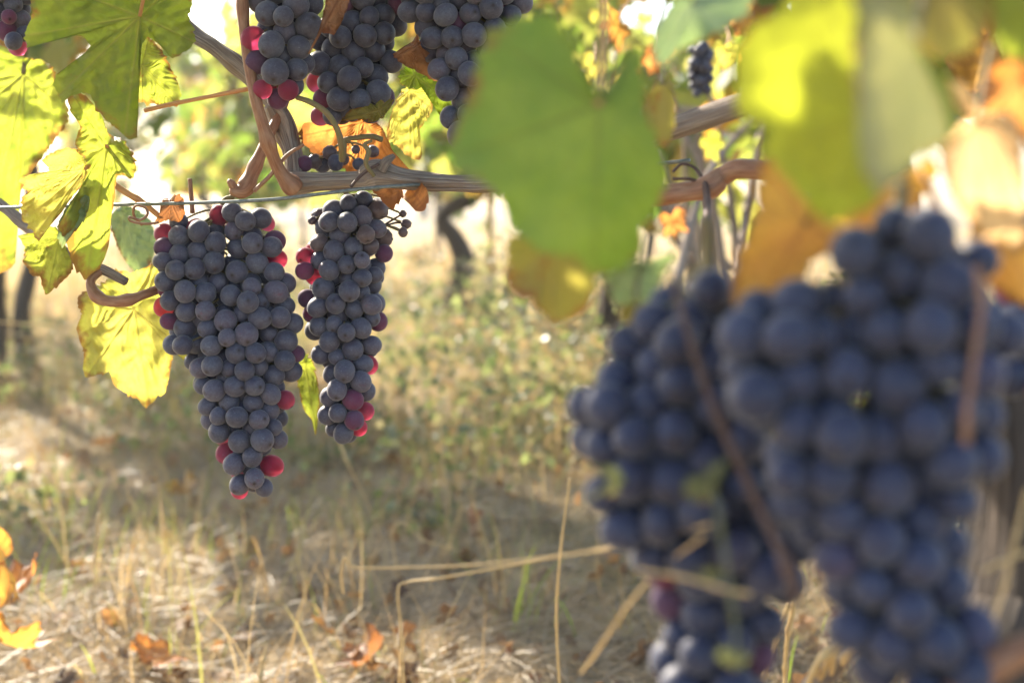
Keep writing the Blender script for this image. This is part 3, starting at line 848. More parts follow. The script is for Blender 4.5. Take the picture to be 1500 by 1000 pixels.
vine_leaf('very near leaf glowing yellow green above a dark shadowed lower lobe', [(60, 160), (105, 85), (190, 40), (260, -50), (430, -90), (560, -60), (590, 100), (605, 250), (570, 500), (490, 610), (420, 655), (340, 685), (255, 600), (175, 500), (145, 450), (155, 385), (90, 375), (55, 300)],
          (455, 330), 0.385, 'leaf_glow', R6, tilt=(0.2, -0.3), curl=0.1, teeth=0.7)
vine_leaf('grey olive folded leaf hanging in front of the glowing near leaf', [(430, -80), (575, -80), (605, 120), (690, 300), (700, 420), (600, 500), (520, 585), (445, 520), (425, 300)], (505, -20), 0.35, 'leaf_under', R6, tilt=(0.3, -0.1), fold=0.2)
vine_leaf('dark green strip of leaf right of the grey olive one', [(580, 90), (640, 165), (700, 230), (745, 385), (690, 435), (655, 380), (600, 250)], (610, 130), 0.375, 'leaf_deep', R6, tilt=(-0.3, 0.1))
vine_leaf('ochre leaf overhanging the top right bunches', [(560, -60), (840, -60), (840, 80), (770, 140), (700, 185), (640, 165), (585, 80)], (700, -30), 0.41, 'leaf_olive', R6, tilt=(0.1, -0.4))
vine_leaf('green leaf in the top right corner', [(830, -60), (1000, -60), (1000, 200), (940, 190), (875, 150), (840, 60)], (960, -20), 0.42, 'leaf_green', R6, tilt=(-0.2, -0.3))
vine_leaf('dazzling pale orange sunlit leaf at the right edge', [(680, 500), (715, 420), (775, 360), (720, 330), (703, 255), (755, 258), (810, 350), (880, 345), (935, 440), (940, 745), (880, 742), (790, 695), (735, 625)], (800, 372), 0.43, 'leaf_peach', R6, tilt=(0.1, -0.2), curl=0.1)
vine_leaf('small orange leaf on a twig above the dazzling pale one', [(700, 180), (760, 130), (840, 105), (872, 200), (862, 255), (780, 285), (738, 250)], (790, 270), 0.72, 'leaf_ochre', R6, tilt=(0.3, -0.3))
vine_leaf('amber leaf fading to brown between the two near bunches', [(140, 505), (205, 500), (265, 600), (340, 670), (405, 700), (395, 770), (290, 795), (250, 900), (125, 1005), (60, 965), (45, 860), (100, 700), (128, 600)], (270, 680), 0.45, 'leaf_amber', R6, tilt=(0.1, -0.2), curl=-0.1)
vine_leaf('yellow ochre leaf above the tops of the large near bunch', [(330, 680), (480, 590), (600, 515), (650, 495), (662, 560), (612, 625), (645, 700), (560, 720), (480, 730), (390, 740)], (560, 590), 0.47, 'leaf_amber', R6, tilt=(-0.1, -0.2))
vine_leaf('tan dry leaf in shade below the dazzling pale one', [(770, 680), (900, 735), (1000, 740), (1000, 940), (880, 905), (800, 835), (775, 760)], (890, 770), 0.46, 'leaf_amber', R6, tilt=(0.2, 0.3))
vine_leaf('brown orange leaf behind the dazzling pale one at the edge', [(800, 250), (1000, 170), (1000, 500), (930, 430), (880, 350), (815, 345)], (930, 240), 0.47, 'leaf_orange', R6, tilt=(0.1, 0.2))

# ------------------------------------------------------------------ grapes
def uv_sphere(nu=20, nv=13, r=0.0075):
    la = np.concatenate([[math.radians(4), math.radians(9)], np.linspace(math.radians(20), math.radians(170), nv)])
    V, tip = [], []
    V.append((0, 0, r)); tip.append(1.0)
    for a in la:
        for j in range(nu):
            b = 2 * math.pi * j / nu
            V.append((r * math.sin(a) * math.cos(b), r * math.sin(a) * math.sin(b), r * math.cos(a) * 1.03))
            tip.append(1.0 if a < 0.1 else (0.5 if a < 0.2 else 0.0))
    V.append((0, 0, -r * 1.03)); tip.append(0)
    T, F = [], []
    for j in range(nu):
        T.append((0, 1 + j, 1 + (j + 1) % nu))
        l0 = 1 + (len(la) - 1) * nu
        T.append((len(V) - 1, l0 + (j + 1) % nu, l0 + j))
    for i in range(len(la) - 1):
        for j in range(nu):
            a, b = 1 + i * nu + j, 1 + i * nu + (j + 1) % nu
            F.append((a, a + nu, b + nu, b))
    return np.array(V), np.array(F), np.array(T), np.array(tip)


SV, SF, ST, STIP = uv_sphere()
GM = {}
for key in ('grape', 'grape_navy', 'grape_red', 'grape_purple', 'grape_raisin'):
    V = SV.copy()
    if key == 'grape_raisin':
        V = V * (1 - 0.13 * np.abs(vnoise(V / 0.008, 5)) - 0.05 * vnoise(V / 0.004, 6))[:, None]
    o = mesh_np('grape', V, [SF, ST], M[key], attrs={'tip': STIP})
    GM[key] = o.data
    bpy.data.objects.remove(o)


def pack(lobes, d, D, squash, seed, tries=7000, tight=0.74):
    """grapes (in pixels of the photograph, depth in the same unit) packed in the shell of a hanging bunch.
    lobes: one outline [(y, left, right)...] or several [(outline, depth offset), ...] for a shouldered bunch"""
    r = np.random.default_rng(seed)
    if not isinstance(lobes[0][0], list):
        lobes = [(lobes, 0.0)]
    prs = [(np.array(q, float), z) for q, z in lobes]
    area = np.array([np.trapz(q[:, 2] - q[:, 1], q[:, 0]) for q, _ in prs])
    fr = r.uniform(0.7, 1.4, 4)
    out, size, which = [], [], []
    for _ in range(tries):
        li = r.choice(len(prs), p=area / area.sum())
        pr, z0 = prs[li]
        s = D * r.choice([0.82, 0.92, 0.98, 1.03, 1.08], p=[.07, .23, .34, .26, .1])
        yy = r.uniform(pr[0, 0] + s / 2, pr[-1, 0] - s / 2)
        xl, xr = np.interp(yy, pr[:, 0], pr[:, 1]), np.interp(yy, pr[:, 0], pr[:, 2])
        w = max((xr - xl) / 2 - s * 0.36, 0.5)
        c = (xl + xr) / 2
        ph = r.uniform(0, 2 * math.pi)
        lump = 1 - 0.13 * (1 + math.sin(yy / D * fr[0] + 2 * ph) * math.cos(ph * 3 + yy / D * fr[1] * 0.6 + li))
        rho = r.uniform(max(0, 1 - 1.7 * D / w), 1) * lump
        q = np.array([c + w * rho * math.cos(ph), yy, z0 + max(w * squash, min(w, s)) * rho * math.sin(ph)])
        if out:
            dist = np.linalg.norm(np.array(out) - q, axis=1)
            if (dist < tight * (np.array(size) + s) / 2).any():
                continue
        out.append(q); size.append(s); which.append(li)
    if not out:
        return np.zeros((0, 3)), np.zeros(0)
    p, s, which = np.array(out), np.array(size), np.array(which)
    for it in range(30):
        dv = p[:, None] - p[None]
        dist = np.linalg.norm(dv, axis=-1) + 1e-6
        lim = 0.92 * (s[:, None] + s[None]) / 2
        ov = np.clip(lim - dist, 0, None)
        np.fill_diagonal(ov, 0)
        p = p + (dv / dist[..., None] * ov[..., None]).sum(1) * 0.3
        for li, (pr, z0) in enumerate(prs):
            k = which == li
            xl, xr = np.interp(p[k, 1], pr[:, 0], pr[:, 1]), np.interp(p[k, 1], pr[:, 0], pr[:, 2])
            c = (xl + xr) / 2
            p[k, 0] += (c - p[k, 0]) * 0.004
            p[k, 2] -= (p[k, 2] - z0) * 0.008
            p[k, 0] = np.clip(p[k, 0], np.minimum(xl + s[k] * 0.36, c), np.maximum(xr - s[k] * 0.36, c))
    return p, s


def bunch(label, profile, d, D, seed, squash=0.8, red=(), purple=(), raisin=(), extra=(), stem=(), stem_r=0.0022, parts=100, group='ripe grape bunches on the near vines', red_frac=0.0, purple_frac=0.015, bits=True, tight=0.755, tries=16000, lobes=None, skin='grape'):
    r = np.random.default_rng(seed + 77)
    p, s = pack(lobes or profile, d, D, squash, seed, tries=tries, tight=tight)
    kinds = np.array([skin] * len(p), dtype=object)
    u = r.random(len(p))
    kinds[u < purple_frac] = 'grape_purple'
    kinds[u < red_frac] = 'grape_red'
    for key, lst in () if not len(p) else (('grape_purple', purple), ('grape_red', red), ('grape_raisin', raisin)):
        for (qx, qy) in lst:
            dd = np.hypot(p[:, 0] - qx, p[:, 1] - qy) + 12 * (s > 0.99 * D)
            kinds[dd.argmin()] = key
    for (qx, qy, qz, qs, key) in extra:
        p = np.vstack([p, (qx, qy, qz * D)])
        s = np.r_[s, qs]
        kinds = np.append(kinds, key)
    pr = np.array(profile, float)
    top = ((pr[0, 1] + pr[0, 2]) / 2, pr[0, 0])
    t = thing('grape_bunch', label, 'grapes', P(top[0], top[1], d), group)
    mpp = d / FPX
    # what shows of each grape, from the lens
    order = np.argsort(-p[:, 2])
    buf = np.full((600, 900), -1, np.int32)
    yy, xx = np.mgrid[0:600, 0:900] * 2.0
    yy -= 100; xx -= 150
    for i in order:
        a0, a1 = int((p[i, 1] - s[i] / 2 + 100) / 2), int((p[i, 1] + s[i] / 2 + 100) / 2) + 2
        b0, b1 = int((p[i, 0] - s[i] / 2 + 150) / 2), int((p[i, 0] + s[i] / 2 + 150) / 2) + 2
        a0, b0 = max(a0, 0), max(b0, 0)
        if a1 <= a0 or b1 <= b0 or a0 >= 600 or b0 >= 900: continue
        sub = (xx[a0:a1, b0:b1] - p[i, 0]) ** 2 + (yy[a0:a1, b0:b1] - p[i, 1]) ** 2 < (s[i] / 2) ** 2
        buf[a0:a1, b0:b1][sub] = i
    seen = np.bincount(buf[50:550, 75:825][buf[50:550, 75:825] >= 0], minlength=len(p))
    rank = np.argsort(-seen)
    single = [i for i in rank[:parts] if seen[i] > 6]
    rest = [i for i in range(len(p)) if i not in set(single)]
    X = P(top[0], top[1], d)

    def place(i):
        c = P(p[i, 0], p[i, 1], np.array(d)) + FW * p[i, 2] * mpp
        # the flower end looks out of the bunch and down
        ctr = P(np.interp(p[i, 1], pr[:, 0], (pr[:, 1] + pr[:, 2]) / 2), p[i, 1] - D, np.array(d))
        v = Vector((c - ctr).tolist()).normalized() + Vector((r.normal() * .35, r.normal() * .35, r.normal() * .35))
        rot = v.to_track_quat('Z', 'Y')
        sc_ = s[i] * mpp / 0.015
        return Vector((c - X).tolist()), rot, sc_ * np.array([1 + 0.03 * r.normal(), 1 + 0.03 * r.normal(), 1.02 + 0.04 * r.normal()])
    for i in single:
        o = bpy.data.objects.new('grape', GM[kinds[i]])
        COL.objects.link(o)
        o.parent = t
        loc, rot, scl = place(i)
        o.location = loc
        o.rotation_mode = 'QUATERNION'
        o.rotation_quaternion = rot
        o.scale = scl
        if kinds[i] == 'grape_red': o['label'] = 'unripe red grape with the sun glowing through'
        elif kinds[i] == 'grape_raisin': o['label'] = 'small withered brown grape'
    if rest:
        Vs, Fs, Ts, tp, fm = [], [], [], [], []
        keys = ['grape', 'grape_navy', 'grape_red', 'grape_purple', 'grape_raisin']
        tm = []
        for q, i in enumerate(rest):
            loc, rot, scl = place(i)
            m_ = np.array(rot.to_matrix()) * scl[None, :]
            Vs.append(SV @ m_.T + np.array(loc))
            Fs.append(SF + q * len(SV)); Ts.append(ST + q * len(SV)); tp.append(STIP)
            fm.append(np.full(len(SF), keys.index(kinds[i]))); tm.append(np.full(len(ST), keys.index(kinds[i])))
        o = mesh_np('grapes', np.vstack(Vs), [np.vstack(Fs), np.vstack(Ts)], attrs={'tip': np.concatenate(tp)}, mats=[M[k_] for k_ in keys], fmat=np.concatenate(fm + tm))
        o.parent = t
        o['kind'] = 'stuff'
    # stalk: peduncle from the cane, rachis through the bunch, short pedicels to the outer grapes
    specs = []
    ax = [(np.interp(q, pr[:, 0], (pr[:, 1] + pr[:, 2]) / 2), q, d) for q in np.linspace(pr[0, 0], pr[-1, 0] - D, 6)]
    specs.append((pp([tuple(q) if len(q) == 3 else (*q, d) for q in stem] + ax), np.linspace(stem_r, stem_r * 0.5, len(stem) + 6), dict(n=50, k=8, rough=0.1)))
    if bits:
        for i in range(len(p)):
            c = P(p[i, 0], p[i, 1], np.array(d)) + FW * p[i, 2] * mpp
            a = P(np.interp(p[i, 1] - D * 0.7, pr[:, 0], (pr[:, 1] + pr[:, 2]) / 2), max(p[i, 1] - D * 0.7, pr[0, 0]), np.array(d))
            specs.append(([a, a * 0.5 + c * 0.5 + (0, 0, 0.002), c], [0.0011, 0.0008, 0.0009], dict(n=6, k=5)))
    tubes('stem', specs, M['stem'], t)
    return t


bunch('plump tapering main bunch hanging in sharp focus under the wire at left',
      [(302, 300, 352), (318, 232, 412), (345, 224, 420), (400, 221, 430), (470, 226, 441), (510, 236, 440), (550, 270, 437), (600, 288, 434), (640, 306, 426), (680, 316, 414), (730, 338, 390)], 1.04, 31.5, 1, squash=0.72,
      lobes=[([(318, 232, 330), (345, 224, 345), (400, 220, 350), (470, 227, 345), (520, 240, 325)], -14), ([(302, 300, 405), (345, 318, 426), (400, 325, 440), (470, 335, 450), (530, 345, 448), (565, 360, 442)], -4),
             ([(410, 236, 436), (470, 232, 446), (550, 268, 443), (600, 284, 438), (640, 303, 430), (680, 314, 418), (732, 334, 394)], 2)],
      red=[(236, 342), (285, 328), (322, 304), (410, 312), (318, 636), (324, 660), (350, 722), (412, 684), (222, 452), (436, 385), (434, 590), (438, 570), (330, 688), (300, 318)], purple=[(250, 332), (230, 400), (228, 425), (240, 370), (446, 500), (440, 540), (415, 335), (226, 475)],
      stem=[(345, 276), (340, 288)])
bunch('narrow bunch with withered grapes at its top right of the main one',
      [(286, 470, 545), (320, 452, 585), (370, 434, 580), (420, 428, 574), (470, 436, 568), (520, 455, 560), (570, 462, 552), (620, 470, 542), (658, 488, 524)], 1.05, 30, 2, squash=0.8, tight=0.76,
      red=[(447, 372), (450, 400), (552, 525), (545, 560), (540, 610), (535, 635)], purple=[(446, 355), (450, 385), (565, 480), (440, 440), (445, 470), (550, 585), (572, 375)],
      raisin=[(530, 310), (555, 320), (565, 345), (470, 325), (540, 345), (520, 295), (575, 330), (460, 345), (545, 365), (500, 290)],
      extra=[(590, 313, 0, 12, 'grape_raisin'), (595, 328, 0, 15, 'grape_raisin'), (591, 341, -.3, 16, 'grape_raisin'), (569, 291, 0, 14, 'grape_raisin'), (459, 324, -.4, 13, 'grape_raisin'), (561, 304, -.3, 13, 'grape_raisin'), (449, 377, -.6, 27, 'grape_red'), (450, 398, -.9, 26, 'grape_purple')],
      stem=[(508, 268), (505, 280)])
bunch('short bunch at the top beside the brown shoot with pink lowest grapes',
      [(-90, 372, 470), (-40, 362, 480), (0, 360, 480), (50, 358, 476), (90, 358, 466), (125, 362, 452), (165, 385, 432)], 0.99, 36.5, 3, squash=0.8, red=[(400, 128), (372, 66), (430, 140), (390, 140), (415, 120)], purple=[(372, 98), (392, 152)], stem=[(500, 228, 1.0), (495, 190, 0.985), (470, 158, 0.98), (430, 140, 1.0), (415, 60, 1.0), (418, -120, 1.0)][-2:])
bunch('wide dark bunch above the dry orange leaf at the top centre',
      [(-90, 480, 600), (-40, 465, 605), (20, 470, 600), (60, 455, 592), (110, 444, 590), (150, 448, 582), (180, 455, 525)], 1.03, 35, 4, squash=0.75, red=[(448, 115), (450, 160)], purple=[(470, 130), (450, 140)], stem=[(540, -130), (540, -100)], purple_frac=0.05)
bunch('broad bunch at the top reaching behind the broad green leaf',
      [(-90, 560, 800), (-30, 560, 800), (10, 575, 798), (45, 590, 765), (90, 618, 745), (130, 638, 722), (165, 645, 700), (215, 662, 690)], 1.0, 36, 5, squash=0.55, stem=[(690, -140), (690, -100)], purple_frac=0.04)
bunch('small bunch in the top left corner behind the large lobed leaf', [(-80, -45, 60), (-20, -40, 52), (20, -25, 46), (45, -8, 46), (82, 8, 46)], 1.05, 28, 6, red=[(22, 68)], purple=[(8, 52), (12, 40)], stem=[(0, -110), (0, -90)], parts=40)
bunch('largest near bunch filling the lower right out of focus',
      [(318, 1225, 1390), (370, 1175, 1440), (430, 1090, 1480), (490, 1045, 1510), (560, 1055, 1500), (640, 1085, 1468), (720, 1125, 1455), (800, 1200, 1450), (880, 1210, 1460), (960, 1250, 1462), (1060, 1280, 1445), (1130, 1310, 1410)], 0.43, 74, 7, skin='grape_navy', squash=0.6,
      lobes=[([(420, 1090, 1300), (490, 1045, 1300), (560, 1052, 1290), (640, 1080, 1290), (720, 1112, 1280), (800, 1150, 1270)], -20), ([(312, 1225, 1390), (370, 1175, 1440), (430, 1190, 1480), (490, 1200, 1512), (560, 1210, 1500), (640, 1240, 1468), (700, 1260, 1450)], -40),
             ([(600, 1170, 1472), (720, 1150, 1460), (800, 1150, 1455), (880, 1185, 1465), (960, 1250, 1465), (1060, 1280, 1445), (1130, 1310, 1410)], 0)], stem=[(1320, 270), (1320, 300)], purple_frac=0.0)
bunch('left near bunch out of focus behind the thin dark shoot',
      [(400, 945, 1085), (470, 935, 1115), (530, 880, 1150), (580, 822, 1165), (650, 806, 1180), (710, 830, 1200), (770, 865, 1215), (820, 940, 1210), (890, 1050, 1205)], 0.49, 65, 8, skin='grape_navy', squash=0.55, stem=[(1035, 320), (1036, 400)], purple_frac=0.01)
bunch('lowest near bunch with a red blushed side at the bottom edge',
      [(780, 960, 1070), (850, 936, 1110), (910, 942, 1142), (970, 950, 1142), (1040, 965, 1120), (1100, 1000, 1080)], 0.5, 63, 9, skin='grape_navy', squash=0.7, red=[], purple=[(942, 862), (1130, 950), (950, 905)], stem=[(1010, 740), (1010, 770)], purple_frac=0.04)
bunch('dim bunch at the right edge with one bright red grape', [(400, 1450, 1560), (460, 1440, 1590), (530, 1440, 1590), (590, 1465, 1570)], 0.54, 66, 10, skin='grape_navy', squash=0.7, red=[(1475, 455), (1460, 450)], stem=[(1500, 330), (1500, 380)], parts=30, purple_frac=0.1)
bunch('small far bunch over the blurred cane behind the broad green leaf', [(62, 1010, 1046), (100, 1003, 1050), (142, 1015, 1040)], 1.9, 17, 12, stem=[(1028, 40), (1028, 55)], parts=20, bits=False)
bunch('withered remains of a bunch drying behind the grey cane', [(205, 450, 560), (222, 450, 560), (252, 450, 560)], 1.03, 20, 13, stem=[(560, 205), (540, 200)], parts=30, tries=0,
      extra=[(446, 240, 0, 24, 'grape_purple'), (460, 236, .3, 22, 'grape_raisin'), (470, 238, 1, 26, 'grape'), (483, 224, 0, 22, 'grape_raisin'), (492, 239, -.2, 23, 'grape'), (501, 232, .4, 20, 'grape_raisin'), (521, 219, 0, 14, 'grape_raisin'), (546, 222, 0, 19, 'grape_raisin'), (525, 240, .2, 19, 'grape')])

# ------------------------------------------------------------------ the near vines' wood, wire
vine_a = thing('grapevine', 'near vine in focus with grey arched cane and brown shoots', 'grapevine', (-0.42, 1.35, 0.0))
tube('cane', pp([(180, -60, 1.12), (270, 38, 1.08), (318, 72, 1.06), (362, 108, 1.05), (396, 146, 1.045), (416, 176, 1.04)]), np.array([14, 12.5, 12, 12, 12.5, 11]) * 0.00049, M['old_wood'], vine_a, n=120, k=30, rough=0.1, ridge=0.07, nodes=((0.3, 0.25), (0.72, 0.2)), seed=5)
tube('spur', pp([(398, 152, 1.03), (410, 172, 1.035), (420, 200, 1.035), (428, 232, 1.03), (430, 268, 1.025)]), np.array([11, 15.5, 13.5, 12, 12]) * 0.00049, M['old_wood'], vine_a, n=90, k=30, rough=0.26, ridge=0.12, nodes=((0.35, 0.3), (0.05, 0.2)), seed=15)
tube('cane', pp([(416, 262, 1.028), (428, 268, 1.025), (450, 267, 1.02), (500, 265, 1.015), (536, 263, 1.008), (545, 258, 1.006), (562, 256, 1.004), (600, 264, 0.995), (650, 268, 0.985), (720, 269, 0.96), (800, 262, 0.92)]),
     np.array([10, 14, 12.5, 12.5, 13, 17, 16.5, 14, 13, 12, 12]) * 0.00049, M['old_wood'], vine_a, n=220, k=34, rough=0.1, ridge=0.075, nodes=((0.05, 0.3), (0.2, 0.12), (0.335, 0.22)), seed=25)
tube('bud', pp([(560, 250, 0.995), (566, 238, 0.993), (578, 228, 0.992)]), np.array([8, 7, 3]) * 0.00049, M['old_wood'], vine_a, n=20, k=12, rough=0.3, seed=3)
tube('bud', pp([(346, 280, 1.008), (338, 268, 1.004), (334, 266, 1.002)]), np.array([6, 6, 3]) * 0.00049, M['shoot'], vine_a, n=16, k=10, rough=0.2, seed=4)
tube('shoot', pp([(352, -60, 0.985), (356, 20, 0.985), (364, 90, 0.985), (376, 150, 0.985), (392, 205, 0.99), (408, 248, 1.0), (432, 278, 1.01)]), np.array([8, 8, 8, 8.5, 9, 9.5, 12]) * 0.00048, M['shoot'], vine_a, n=80, k=14, rough=0.04, ridge=0.03, nodes=((0.2, 0.2), (0.76, 0.35), (0.97, 0.4)), seed=6)
tube('shoot', pp([(425, 130, 1.05), (408, 170, 1.03), (388, 212, 1.02), (370, 252, 1.015), (356, 278, 1.01), (338, 280, 1.005)]), np.array([6, 7.5, 8.5, 9, 11, 6]) * 0.00048, M['shoot'], vine_a, n=60, k=12, rough=0.05, ridge=0.04, nodes=((0.72, 0.3), (0.86, 0.3)), seed=7)
tube('shoot', pp([(372, 280, 1.0), (395, 258, 1.0), (420, 228, 1.0), (445, 212, 1.0)]), np.array([3.5, 3.2, 3, 2.4]) * 0.00048, M['shoot'], vine_a, n=24, k=8)
tube('shoot', pp([(164, 268, 1.03), (186, 283, 1.03), (208, 296, 1.03), (235, 318, 1.03)]), np.array([4.5, 5, 4.5, 4]) * 0.00048, M['petiole'], vine_a, n=24, k=8, nodes=((0.5, 0.2),))
tube('shoot', pp([(278, 262, 1.05), (280, 285, 1.05), (282, 312, 1.05)]), np.array([3.4, 3.5, 4]) * 0.00048, M['shoot'], vine_a, n=14, k=8)
tube('shoot', pp([(-60, 268, 1.16), (0, 300, 1.13), (30, 324, 1.11), (70, 352, 1.09), (130, 392, 1.06), (150, 395, 1.05), (185, 412, 1.045)]), np.array([9, 9, 9, 8, 7.5, 8, 6.5]) * 0.0005, M['old_wood'], vine_a, n=60, k=12, rough=0.08, ridge=0.06, nodes=((0.8, 0.3),))
tube('shoot', pp([(150, 396, 1.05), (133, 412, 1.04), (140, 432, 1.035), (160, 441, 1.03), (186, 440, 1.03), (210, 432, 1.035), (245, 418, 1.05)]), np.array([5, 6.5, 8.5, 8, 8, 7, 7]) * 0.00049, M['shoot'], vine_a, n=60, k=12, rough=0.06, ridge=0.04, nodes=((0.33, 0.2), (0.62, 0.3)))
tube('tendril', pp([(232, 326, 1.0), (212, 328, 0.995), (192, 324, 0.995), (190, 318, 1.0), (205, 322, 1.0), (216, 314, 1.0), (212, 304, 1.0), (198, 302, 1.0), (196, 316, 1.005), (208, 330, 1.01)]), 0.00095, M['shoot'], vine_a, n=60, k=7)
tube('tendril', pp([(548, 258, 0.99), (536, 240, 0.985), (540, 222, 0.985), (534, 212, 0.985), (545, 206, 0.985)]), np.array([3.2, 3.5, 4, 3, 2]) * 0.00048, M['stem'], vine_a, n=30, k=8)
tube('tendril', pp([(555, 240, 0.99), (538, 250, 0.988), (524, 262, 0.985), (514, 274, 0.985)]), 0.0012, M['dark_shoot'], vine_a, n=20, k=7)
tube('shoot', pp([(435, 143, 0.985), (455, 150, 0.98), (478, 165, 0.98), (494, 190, 0.985), (500, 212, 0.99), (501, 235, 1.0)]), np.array([3.8, 4, 4.3, 4.5, 4.8, 5]) * 0.00048, M['stem'], vine_a, n=40, k=10, rough=0.03)
tube('shoot', pp([(212, 162, 1.0), (250, 153, 0.995), (300, 143, 0.99), (366, 130, 0.99)]), np.array([3.6, 3.4, 3.2, 3.6]) * 0.00047, M['petiole'], vine_a, n=24, k=8)
tubes('stem', [(pp([(562, 330, 1.05), (575, 322, 1.05), (590, 313, 1.05)]), 0.0008, dict(n=10, k=6)), (pp([(566, 330, 1.05), (582, 326, 1.05), (595, 328, 1.05)]), 0.0008, dict(n=10, k=6)),
               (pp([(564, 330, 1.05), (580, 334, 1.05), (591, 341, 1.05)]), 0.0008, dict(n=10, k=6)), (pp([(545, 345, 1.05), (555, 335, 1.05), (566, 328, 1.05)]), 0.001, dict(n=10, k=6)),
               (pp([(545, 300, 1.05), (558, 298, 1.05), (569, 291, 1.05)]), 0.0008, dict(n=10, k=6))], M['dark_shoot'], vine_a)
# unseen leaves added above the frame to shade chosen leaves and grapes
r = np.random.default_rng(31)


OPEN = [(1165, 60, 0.385, 0.036), (1205, 130, 0.385, 0.03), (1410, 270, 0.43, 0.05), (1180, 350, 0.45, 0.03), (180, 480, 1.1, 0.04), (230, 560, 1.1, 0.03), (140, 530, 1.1, 0.03), (20, 180, 1.2, 0.04), (150, 60, 0.99, 0.03), (165, 100, 0.99, 0.03),
        (290, 320, 1.03, 0.06), (600, 170, 1.1, 0.05), (560, 230, 1.06, 0.05), (100, 250, 1.02, 0.04), (140, 300, 1.0, 0.04), (945, 880, 0.5, 0.02), (450, 390, 1.05, 0.04)]
SHADE = [(740, 150, .47), (820, 130, .47), (900, 210, .47), (750, 280, .47), (850, 280, .47), (930, 330, .47), (800, 370, .47), (880, 390, .47), (700, 230, .47), (810, 440, .5), (1180, 280, .385), (1240, 290, .385), (1150, 300, .385), (1260, 320, .385), (1290, 60, .35), (1310, 150, .35), (1335, 220, .35), (1280, 200, .35), (1450, 380, .46),
         (1180, 520, .42), (1300, 400, .41), (1280, 640, .42), (900, 620, .48), (1000, 460, .48), (1300, 840, .42), (220, 30, .99), (90, 60, .99), (190, 130, .99), (60, 130, 1.2), (10, 300, 1.2)]



def shade_leaves(nn, x0, x1, y0, y1, z0, z1, seed, size=0.055):
    r = np.random.default_rng(seed)
    c = np.column_stack([r.uniform(x0, x1, nn), r.uniform(y0, y1, nn), r.uniform(z0, z1, nn)])
    # keep what stands above the picture
    v = c - CAM
    dep = v @ FW
    py = 500 - (v @ UP) / dep * FPX
    keep = py < -60 - 1.35 * size / dep * FPX
    for (a, b_, dd, rr) in OPEN:
        w = c - P(a, b_, np.array(dd))
        along = w @ SUN
        keep &= ~((along > 0) & (np.linalg.norm(w - along[:, None] * SUN, axis=1) < rr))
    c = c[keep]
    for (a, b_, dd) in SHADE:  # extra leaves set sunward of each point to block its light
        for q in range(4):
            w = P(a, b_, np.array(dd)) + SUN * r.uniform(0.22, 0.6) + r.normal(size=3) * 0.016
            dp = (w - CAM) @ FW
            hit = any(((w - P(e, f_, np.array(g))) @ SUN > 0) and np.linalg.norm((w - P(e, f_, np.array(g))) - ((w - P(e, f_, np.array(g))) @ SUN) * SUN) < h_ for e, f_, g, h_ in OPEN[:3])
            if 500 - ((w - CAM) @ UP) / dp * FPX < -50 - 0.08 / dp * FPX and not hit and (dd < 0.7) == (seed == 44):
                c = np.vstack([c, w])
    return c, size


c, s_ = shade_leaves(420, -1.1, 0.4, 0.95, 2.2, 0.7, 1.6, 41)
V, F = leaf_cards(c, s_, r)
adopt(origin_to(mesh_np('foliage', V, F, M['foliage'], smooth=False), c.mean(0)), vine_a)  # unseen leaves, added to cast shade

wire = tube('trellis_wire', pp([(-60, 306, 1.1), (165, 300, 1.03), (300, 297, 1.0), (400, 292, 0.985), (480, 283, 0.98), (560, 274, 0.985), (760, 262, 0.98), (1010, 235, 0.9)]), 0.00135, M['wire'], None, n=90, k=8)
tag(origin_to(wire, P(300, 297, np.array(1.0))), 'thin grey steel wire stretched over the main bunch', 'wire')

vine_b = thing('grapevine', 'near vine at right with dark shaggy trunk behind the large bunch', 'grapevine', (0.24, 0.62, 0.0))
tb = np.array([P(1530, 420, 0.66), P(1500, 560, 0.65), P(1500, 720, 0.64), P(1490, 900, 0.63), P(1470, 1100, 0.62), P(1440, 1500, 0.6)])
g_end = tb[-1].copy(); g_end[2] = -0.03
tube('trunk', list(tb[:-1]) + [g_end], [0.016, 0.021, 0.024, 0.026, 0.03, 0.036], M['trunk'], vine_b, n=80, k=24, rough=0.2, ridge=0.12, seed=9)
tube('cane', pp([(880, 225, 0.9), (980, 190, 0.86), (1080, 156, 0.83), (1200, 120, 0.78), (1400, 200, 0.7), (1530, 420, 0.66)]), np.array([16, 17, 18, 18, 20, 26]) * 0.0004, M['old_wood'], vine_b, n=80, k=16, rough=0.06, ridge=0.05, nodes=((0.1, 0.2), (0.4, 0.2)), seed=12)
tube('cane', pp([(930, 290, 0.86), (985, 285, 0.84), (1035, 275, 0.83), (1060, 258, 0.83), (1092, 248, 0.82), (1180, 260, 0.8), (1300, 300, 0.75)]), np.array([15, 15, 14, 14, 15, 12, 12]) * 0.00039, M['shoot'], vine_b, n=60, k=14, rough=0.12, ridge=0.06, nodes=((0.3, 0.4),), seed=13)
tube('shoot', pp([(1033, 262, 0.83), (1036, 300, 0.8), (1037, 350, 0.7), (1040, 412, 0.52)]), np.array([6, 6, 5.5, 7]) * 0.00038, M['dark_shoot'], vine_b, n=24, k=8, nodes=((0.1, 0.4),))
tube('shoot', pp([(985, 410, 0.45), (1010, 490, 0.44), (1040, 580, 0.435), (1075, 660, 0.43), (1115, 745, 0.425), (1155, 830, 0.42), (1165, 880, 0.42)]), np.array([6, 6, 6.5, 7, 7, 9, 6]) * 0.0002, M['dark_shoot'], vine_b, n=60, k=10, rough=0.05, nodes=((0.9, 0.6),))
